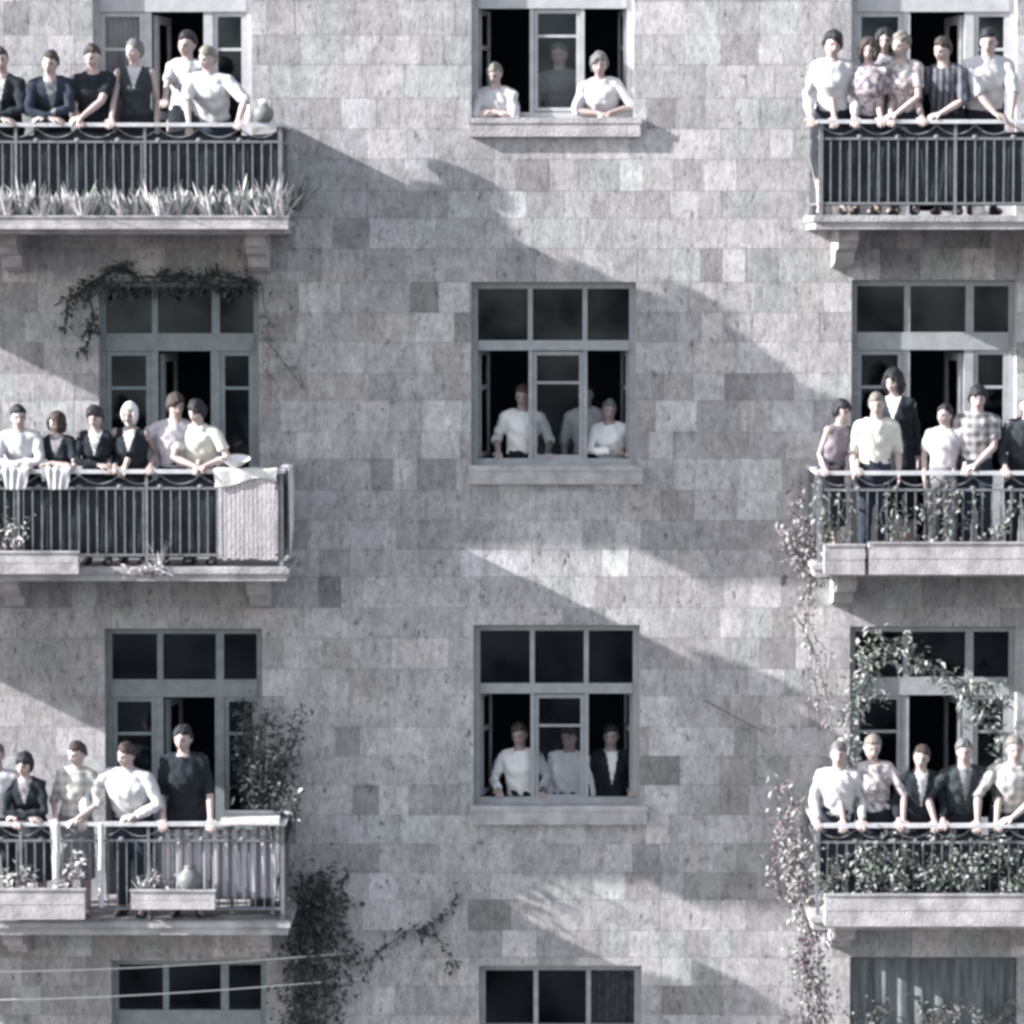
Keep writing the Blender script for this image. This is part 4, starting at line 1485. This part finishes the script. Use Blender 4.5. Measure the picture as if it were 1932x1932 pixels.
def top_cloth(a, b):
    s_ = .30 * b
    x = xa - .03 + (xb - xa + .05) * a + .006 * math.sin(b * 9 + a * 4)
    if s_ < .12:
        return (x, YF + .065 - s_, rz + .026 + .005 * math.sin(a * 13))
    return (x, YF - .057 - .004 * math.sin(a * 17), rz + .026 - (s_ - .12) * (.75 + .25 * math.sin(a * 5 + 1)))


sheet(top_cloth, 60, 18, 'blanket', M_CLOTHW, 'white cloth folded over the handrail above the slatted panel, middle left balcony', 'cloth')


xr = ux(541, YF) - .05


def blanket2(a, b):
    y = YF + .06 + a * .75
    fold = .012 * math.sin(a * 22 + b)
    return (xr + .055 + fold * min(1, b * 4) + .01, y, rz + .02 - b * (.85 - .25 * a))


sheet(blanket2, 60, 20, 'side_cloth', M_CLOTHW, 'white cloth hanging on the side rail of the middle left balcony', 'cloth')
bc = U(444, 880, YF + .01)
m = MB()
prof = [(0, .05), (.015, .065), (.05, .11), (.075, .135), (.082, .148), (.077, .140), (.055, .115), (.03, .07), (.02, .01)]
m.loft([((bc.x, YF + .02, rz + .042 + z), (r_, 0, 0), (0, r_, 0)) for z, r_ in prof], 24)
o = tagged(m, 'bowl', M_ENAMEL, 'white enamel bowl standing on the cloth over the handrail, middle left balcony', 'bowl', smooth=True)
set_origin(o, (bc.x, YF + .02, rz + .042))
o.rotation_euler = (R(14), 0, 0)
for (u0, u1, lab) in ((86, 140, 'crumpled white cloth under the loose haired woman on the middle left rail'), (4, 62, 'light cloth spread on the rail below the leftmost white shirt, middle left')):
    xa2, xb2 = ux(u0, YF), ux(u1, YF)

    def cl(a, b, xa2=xa2, xb2=xb2):
        s_ = b * .30
        x = xa2 + (xb2 - xa2) * (a * (1 - .35 * b) + .15 * b)
        w_ = .012 * math.sin(a * 9 + b * 2) + .006 * math.sin(a * 15 - b)
        if s_ < .1:
            return (x, YF + .05 - s_ * 1.1, rz + .028 + abs(w_))
        return (x, YF - .062 - abs(w_), rz + .03 - (s_ - .1))
    sheet(cl, 40, 16, 'cloth', FAB['white'], lab, 'cloth')
x0, x1, yc, zt = trough(-30, 147, 1043, 1083, 'white flower box outside the left end of the middle left balcony')
leafy((ux(33, yc), yc, zt - .03), .42, 60, 'pale leafy plant in the middle left flower box', None, .14, ('pale', 'mid'), .075, prob=.85)
leafy((ux(4, yc), yc, zt - .03), .3, 30, 'small pale plant at the picture edge, middle left flower box', None, .12, ('pale', 'mid'), .06, prob=.8)
spiky((ux(300, YF), YF - .04, vz(1076, YF)), .45, 9, 'thin pale shoots growing through the middle left railing', None, .55, ('pale', 'mid'), .012)
m = MB()
m.tube([U(232, 1066, YF - .07), U(262, 1078, YF - .10), U(300, 1074, YF - .10), U(326, 1086, YF - .10)], [.01, .012, .01, .006], 5)
for k in range(40):
    p = Vector((ux(random.gauss(275, 22), YF - .05), YF - .06 - random.random() * .05, vz(1072, YF) + random.uniform(-.06, .06)))
    m.leaf(p, (random.uniform(-1, 1), -.6, random.uniform(-1, .4)), .07, .04, random.choice((0, 1)))
o = tagged(m, 'trailing_plant', [LEAF['pale'], LEAF['dry']], 'drooping dry plant over the slab edge of the middle left balcony', 'plant')
set_origin(o, U(275, 1072, YF - .05))
# stool/basket of dark things behind the rail is clothing of the people; vine branch over the door
Yv = -.06
br = [U(120, 612, Yv), U(128, 570, Yv), U(165, 540, Yv), U(205, 512, Yv), U(235, 506, Yv), U(262, 524, Yv), U(330, 522, Yv), U(400, 518, Yv), U(465, 526, Yv), U(495, 538, Yv)]
vine([br, [U(165, 540, Yv), U(175, 590, Yv), U(168, 640, Yv), U(165, 680, Yv)], [U(195, 545, Yv), U(300, 545, Yv), U(420, 540, Yv), U(488, 552, Yv)]], 130, .075,
     'dark vine arching over the middle left balcony door', ('dark', 'dark'), jit=.035, rad=.016)
vine([[U(495, 540, Yv), U(508, 620, Yv), U(505, 700, Yv), U(530, 735, Yv)], [U(500, 640, Yv), U(545, 700, Yv), U(580, 745, Yv)]], 26, .05,
     'thin dark tendrils on the wall right of the middle left door', ('dark', 'dry'), jit=.04, rad=.006)

# --- bottom left: tray table, striped cloth, boxes, jug, posts, dark shrub
rz2, f2 = RZ[(2, 'l')], zf_(2, 'l')
xa3, xb3 = ux(418, YF), ux(524, YF)
e = empty('tray_table', ((xa3 + xb3) / 2, YF + .2, rz2))
m = MB()
m.box(xa3, xb3, YF - .10, YF + .42, rz2 + .018, rz2 + .045)
m.box(xa3 - .01, xb3 + .01, YF - .115, YF - .10, rz2 + .005, rz2 + .07)
m.box(xa3 - .01, xb3 + .01, YF + .42, YF + .435, rz2 + .005, rz2 + .07)
adopt(m.build('tray_board', M_CLOTHW), e)
m = MB()
for xx in (xa3 + .06, xb3 - .08):
    m.box(xx - .02, xx + .02, YF + .34, YF + .38, f2, rz2 + .0175)
adopt(m.build('support_legs', M_WOODW), e)
tag(e, 'white board laid as a table across the right end of the bottom left railing', 'table')
xs1, xs2 = ux(300, YF + .06), ux(520, YF + .06)


def hang(a, b):
    x = xs1 + (xs2 - xs1) * a + .10 * (b - .5) * a
    return (min(x, xs2), YF + .045 + .012 * math.sin(a * 60 + b * 2) + .008 * math.sin(a * 23), rz2 - .06 - b * .66)


sheet(hang, 140, 14, 'screen_or_shade_cloth', pattern('striped_screen_cloth', (0.50, 0.46, 0.50), (0.17, 0.17, 0.20), 'stripe', 70), 'striped grey cloth tied behind the bottom left railing as a screen', 'cloth')
for (u0, lab, wd, v1) in ((187, 'rolled white awning cloth tied upright to the bottom left railing', .05, 1708), (103, 'long pale cloth hanging from the handrail near the checked blouse, bottom left', .075, 1680)):
    zA, zB = vz(1556, YF - .07), vz(v1, YF - .07)
    m = MB()
    xx = ux(u0, YF - .07)
    n = 14
    pts = [(xx + .003 * math.sin(k * .5), YF - .085 + .003 * math.sin(k * .7), zA + (zB - zA) * k / n) for k in range(n + 1)]
    m.tube(pts, [wd * .46 * (1 + .10 * math.sin(k * 1.1)) for k in range(n + 1)], 10)
    o = tagged(m, 'hanging_cloth', FAB['white'], lab, 'cloth', smooth=True)
    set_origin(o, pts[-1])
x0, x1, yc, zt = trough(-30, 155, 1680, 1735, 'wide pale wooden flower box at the left of the bottom left balcony')
leafy((ux(125, yc), yc, zt - .03), .40, 90, 'pale leafy plant at the right end of the wide bottom left box', None, .16, ('pale', 'mid'), .085, prob=.85)
leafy((ux(30, yc), yc, zt - .03), .26, 60, 'low pale plant near the picture edge, bottom left box', None, .16, ('pale', 'mid'), .08, prob=.85)
x0, x1, yc, zt = trough(243, 402, 1682, 1716, 'smaller white flower box right of the tied awning, bottom left balcony')
spiky((ux(265, yc), yc, zt - .03), .30, 16, 'pale spiky plant in the smaller bottom left flower box', None, .6)
leafy((ux(300, yc), yc, zt - .03), .22, 50, 'low pale leaves in the middle of the smaller bottom left flower box', None, .12, ('pale', 'dry'), .06, prob=.8)
m = MB(); xx = ux(355, yc)
m.loft([((xx, yc, zt - .02 + z), (r_, 0, 0), (0, r_, 0)) for z, r_ in ((0, .055), (.05, .10), (.11, .125), (.17, .105), (.21, .06), (.24, .05), (.25, .058))], 20)
o = tagged(m, 'round_jug', M_CLAY, 'round grey jug sitting in the smaller bottom left flower box', 'jug', smooth=True)
set_origin(o, (xx, yc, zt - .02))
m = MB()
for k in range(60):
    p = Vector((ux(random.gauss(428, 16), YF - .1), YF - .09 - random.random() * .04, vz(1730, YF) + random.uniform(-.12, .05)))
    m.leaf(p, (random.uniform(-1, 1), -.6, random.uniform(-1, .4)), .06, .035, 0)
# dark shrub in the far corner of the bottom left balcony
px, pz = ux(492, -.35), f2
e = empty('potted_shrub', (px, -.35, pz))
m = MB()
m.loft([((px, -.35, pz + z), (r_, 0, 0), (0, r_, 0)) for z, r_ in ((0, .12), (.25, .17), (.28, .18), (.28, .15), (.25, .15))], 18)
adopt(m.build('pot', M_CLAY, smooth=True), e)
m = MB(); st = []
random.seed(21)
for k in range(16):
    a = random.uniform(0, 6.28)
    tip = Vector((px - .02 + math.cos(a) * random.uniform(.1, .44), -.38 + math.sin(a) * .26, pz + random.uniform(1.1, 2.0)))
    mid = Vector((px, -.35, pz + .2)).lerp(tip, .5) + Vector((0, 0, .12))
    m.tube([(px, -.35, pz + .22), mid, tip], [.012, .009, .004], 5, 1)
    st.append((mid, tip))
for k in range(950):
    a, b = random.choice(st)
    q = a.lerp(b, random.uniform(-.1, 1.05)) + Vector((random.gauss(0, .07), random.gauss(0, .06), random.gauss(0, .08)))
    m.leaf(q, (random.uniform(-1, 1), random.uniform(-1, .5), random.uniform(-.6, .7)), random.uniform(.06, .11), random.uniform(.03, .05), 0)
adopt(m.build('foliage', [LEAF['dark'], M_STEM]), e)
tag(e, 'tall dark potted shrub at the wall end of the bottom left balcony', 'shrub')
leafy(U(540, 1590, YF + .3), .62, 120, 'flowering plant with pale leaves at the right corner of the bottom left balcony', None, .16, ('pale', 'dark'), .07, prob=.3, stems=7, name='corner_plant')
# climber on the wall beside/below the bottom left balcony
random.seed(8)
paths = []
for k in range(9):
    u0 = random.uniform(555, 625)
    pts = [U(u0, 2050, -.06)]
    for j in range(5):
        pts.append(U(u0 + random.gauss(0, 16), 1950 - j * random.uniform(70, 84), -.07 - random.random() * .05))
    paths.append(pts)
vine(paths, 95, .075, 'patchy dark creeper on the wall right of the bottom left balcony', ('dark', 'mid'), prob=.88, jit=.10, rad=.007, name='creeper')
sp_paths = [[U(655, 1700, -.04), U(640, 1660, -.04), U(668, 1640, -.04)],
            [U(620, 1700, -.04), U(700, 1850, -.04)],
            [U(700, 1815, -.04), U(728, 1785, -.04), U(760, 1758, -.04), U(800, 1752, -.04), U(830, 1775, -.04), U(850, 1820, -.04), U(862, 1840, -.04)],
            [U(800, 1752, -.04), U(845, 1720, -.04), U(862, 1690, -.04), U(858, 1655, -.04)]]
vine(sp_paths, 42, .075, 'thin dark creeper crawling on the wall left of the lowest window', ('dark', 'dark'), jit=.03, rad=.006, name='creeper')

# --- top right: small things at the rail
f0 = zf_(0, 'r')
m = MB(); p = U(1846, 395, YF + .12)
m.loft([((p.x, YF + .12, f0 + z), (r_, 0, 0), (0, r_, 0)) for z, r_ in ((0, .06), (.14, .062), (.2, .045), (.26, .022), (.36, .02), (.375, .026))], 16)
o = tagged(m, 'bottle', M_ENAMEL, 'white bottle on the floor behind the top right railing', 'bottle', smooth=True)
set_origin(o, (p.x, YF + .12, f0))
spiky(U(1552, 400, YF + .1), .55, 8, 'thin pale shoots at the left corner of the top right balcony', None, .25, ('pale', 'mid'), .014)

# --- middle right: plant boxes, vines in the railing and at the corner
x0, x1, yc, zt = trough(1556, 1632, 1030, 1084, 'short pale flower box at the left corner of the middle right balcony', depth=.22)
x0b, x1b, ycb, ztb = trough(1640, 1960, 1026, 1084, 'long pale flower box along the front of the middle right balcony', depth=.22)
rz1 = RZ[(1, 'r')]
random.seed(31)
for j, (ua, n_, lab) in enumerate(((1585, 1, 'leafy vine at the left end of the middle right railing'), (1700, 1, 'thin vine climbing the middle right railing below the cream shirt'),
                                   (1790, 1, 'thin vine climbing the middle right railing below the small boy'), (1880, 1, 'bushy vine climbing the right part of the middle right railing'))):
    paths = []
    for q in range(5):
        b_ = U(ua + random.uniform(-30, 30), 1030, YF - .09)
        t_ = U(ua + random.uniform(-50, 50), random.uniform(900, 960), YF - .05)
        m_ = (b_ + t_) / 2 + Vector((random.uniform(-.1, .1), 0, 0))
        paths.append([b_, m_, t_])
    vine(paths, 42, .062, lab, ('mid', 'soft'), prob=.5, jit=.04, rad=.007, group='vines on the middle right railing')
paths = []
for q in range(9):
    b_ = U(1540 + random.uniform(-15, 15), 1075, YF + .3 + random.random() * .5)
    t_ = U(1530 + random.uniform(-50, 8), random.uniform(900, 1060), YF + .3 + random.random() * .5)
    paths.append([b_, (b_ + t_) / 2 + Vector((-.1, 0, .06)), t_])
vine(paths, 70, .075, 'bushy flowering plant spilling left over the corner of the middle right balcony', ('dry', 'soft'), prob=.6, jit=.07, name='corner_plant')
paths = []
for q in range(6):
    paths.append([U(1535 + random.uniform(-8, 8), 1090, YF + .5), U(1520 + random.uniform(-25, 10), 1160, -.5), U(1545 + random.uniform(-30, 20), 1240, -.15), U(1560 + random.uniform(-25, 15), 1380, -.08)])
vine(paths[:4], 26, .055, 'thin creeper hanging below the left corner of the middle right balcony', ('soft', 'dry'), prob=.5, jit=.05, name='creeper')

# --- bottom right: climbing vine over the door, on the railing and down the wall
Yd = -.75
A = [U(1600, 1560, YF + .1), U(1600, 1440, -1.0), U(1608, 1340, Yd), U(1625, 1240, Yd), U(1650, 1195, Yd)]
paths = [A, [U(1610, 1330, Yd), U(1650, 1270, Yd), U(1690, 1220, Yd), U(1740, 1245, Yd)], [U(1625, 1260, Yd), U(1665, 1230, Yd), U(1700, 1260, Yd), U(1725, 1270, Yd)],
         [U(1610, 1330, Yd), U(1650, 1320, Yd), U(1680, 1300, Yd)], [U(1650, 1195, Yd), U(1690, 1210, Yd), U(1750, 1250, Yd)]]
vine(paths, 105, .080, 'pale leafed climbing plant over the upper left of the bottom right door', ('soft', 'mid'), prob=.72, jit=.06, rad=.008)
vine([[U(1740, 1250, Yd), U(1795, 1290, Yd), U(1850, 1330, Yd), U(1880, 1390, Yd)], [U(1795, 1290, Yd), U(1860, 1290, Yd), U(1900, 1340, Yd)],
      [U(1790, 1265, Yd), U(1830, 1300, Yd), U(1845, 1370, Yd)], [U(1905, 1560, Yd), U(1890, 1450, Yd), U(1880, 1380, Yd), U(1870, 1290, Yd)]], 90, .085,
     'pale leafed vine spray across the right half of the bottom right door', ('soft', 'mid'), prob=.7, jit=.045, rad=.008)
x0, x1, yc, zt = trough(1560, 1960, 1690, 1748, 'long pale flower box along the front of the bottom right balcony', depth=.24)
random.seed(44)
for (ua, lab) in ((1580, 'dense leafy vine on the left end of the bottom right railing'), (1640, 'forked vine on the bottom right railing under the mottled blouse'),
                  (1700, 'bushy vine on the bottom right railing between mottled blouse and boy'), (1770, 'leafy vine on the bottom right railing under the boy in the suit'),
                  (1840, 'leafy vine on the bottom right railing under the man with lapels'), (1905, 'dense vine at the right end of the bottom right railing')):
    paths = []
    for q in range(6):
        b_ = Vector((ux(ua + random.uniform(-14, 14), yc), yc, zt - .03))
        t_ = U(ua + random.uniform(-48, 48), random.uniform(1560, 1640), YF - .05)
        paths.append([b_, (b_ + t_) / 2 + Vector((random.uniform(-.08, .08), 0, .03)), t_])
    vine(paths, 75, .066, lab, ('mid', 'soft'), prob=.5, jit=.045, rad=.009, group='vines on the bottom right railing')
paths = []
for q in range(12):
    b_ = U(1540 + random.uniform(-15, 15), 1740, YF + .35 + random.random() * .6)
    t_ = U(1505 + random.uniform(-50, 25), random.uniform(1440, 1640), YF + .5 + random.random() * .5)
    paths.append([b_, (b_ + t_) / 2 + Vector((-.08, 0, .02)), t_])
vine(paths, 60, .065, 'tall loose creeper at the left corner of the bottom right balcony', ('dry', 'soft'), prob=.55, jit=.07, name='creeper')
paths = []
for q in range(9):
    paths.append([U(1545 + random.uniform(-15, 25), 2040, -.2), U(1535 + random.uniform(-25, 25), 1900, -.25), U(1530 + random.uniform(-30, 20), 1800, -.5), U(1530 + random.uniform(-25, 15), 1745, -.9)])
vine(paths, 45, .065, 'mauve flowering creeper on the wall below the bottom right balcony', ('dry', 'soft'), prob=.6, jit=.07, name='creeper')
# plants at the foot of the lowest right opening
for k, (uu, lab) in enumerate(((1640, 'pale leafy plant at the left foot of the lowest right window'), (1760, 'pale leafy plant in the middle of the lowest right window ledge'), (1870, 'pale leafy plant at the right of the lowest right window ledge'))):
    leafy(U(uu, 1965, -.1), .45, 110, lab, None, .3, ('soft', 'mid'), .08, prob=.7, stems=8)

# --- overhead cables in front of the lower left storey
for (v0, v1, ue, lab) in ((1813, 1797, 676, 'upper thin cable strung along the lower left of the facade'), (1869, 1846, 690, 'lower thin cable strung along the lower left of the facade')):
    a, b = U(-500, v0 + 14, -1.9), U(ue, v1, -.01)
    m = MB()
    pts = []
    for k in range(25):
        t = k / 24
        q = a.lerp(b, t)
        q.z -= .10 * math.sin(math.pi * t)
        pts.append(q)
    m.tube(pts, .007, 6)
    o = tagged(m, 'overhead_cable', M_ENAMEL, lab, 'cable')
    set_origin(o, pts[-1])
# a sagging string between the middle window and the right balcony
a, b = U(1330, 1322, -.02), U(1600, 1440, -.6)
m = MB(); m.tube([a.lerp(b, k / 12) - Vector((0, 0, .05 * math.sin(math.pi * k / 12))) for k in range(13)], .006, 6)
o = tagged(m, 'washing_line', mat('grey_cord', (.12, .12, .12), .8), 'thin cord running down from the wall to the bottom right balcony', 'cord')
set_origin(o, a)
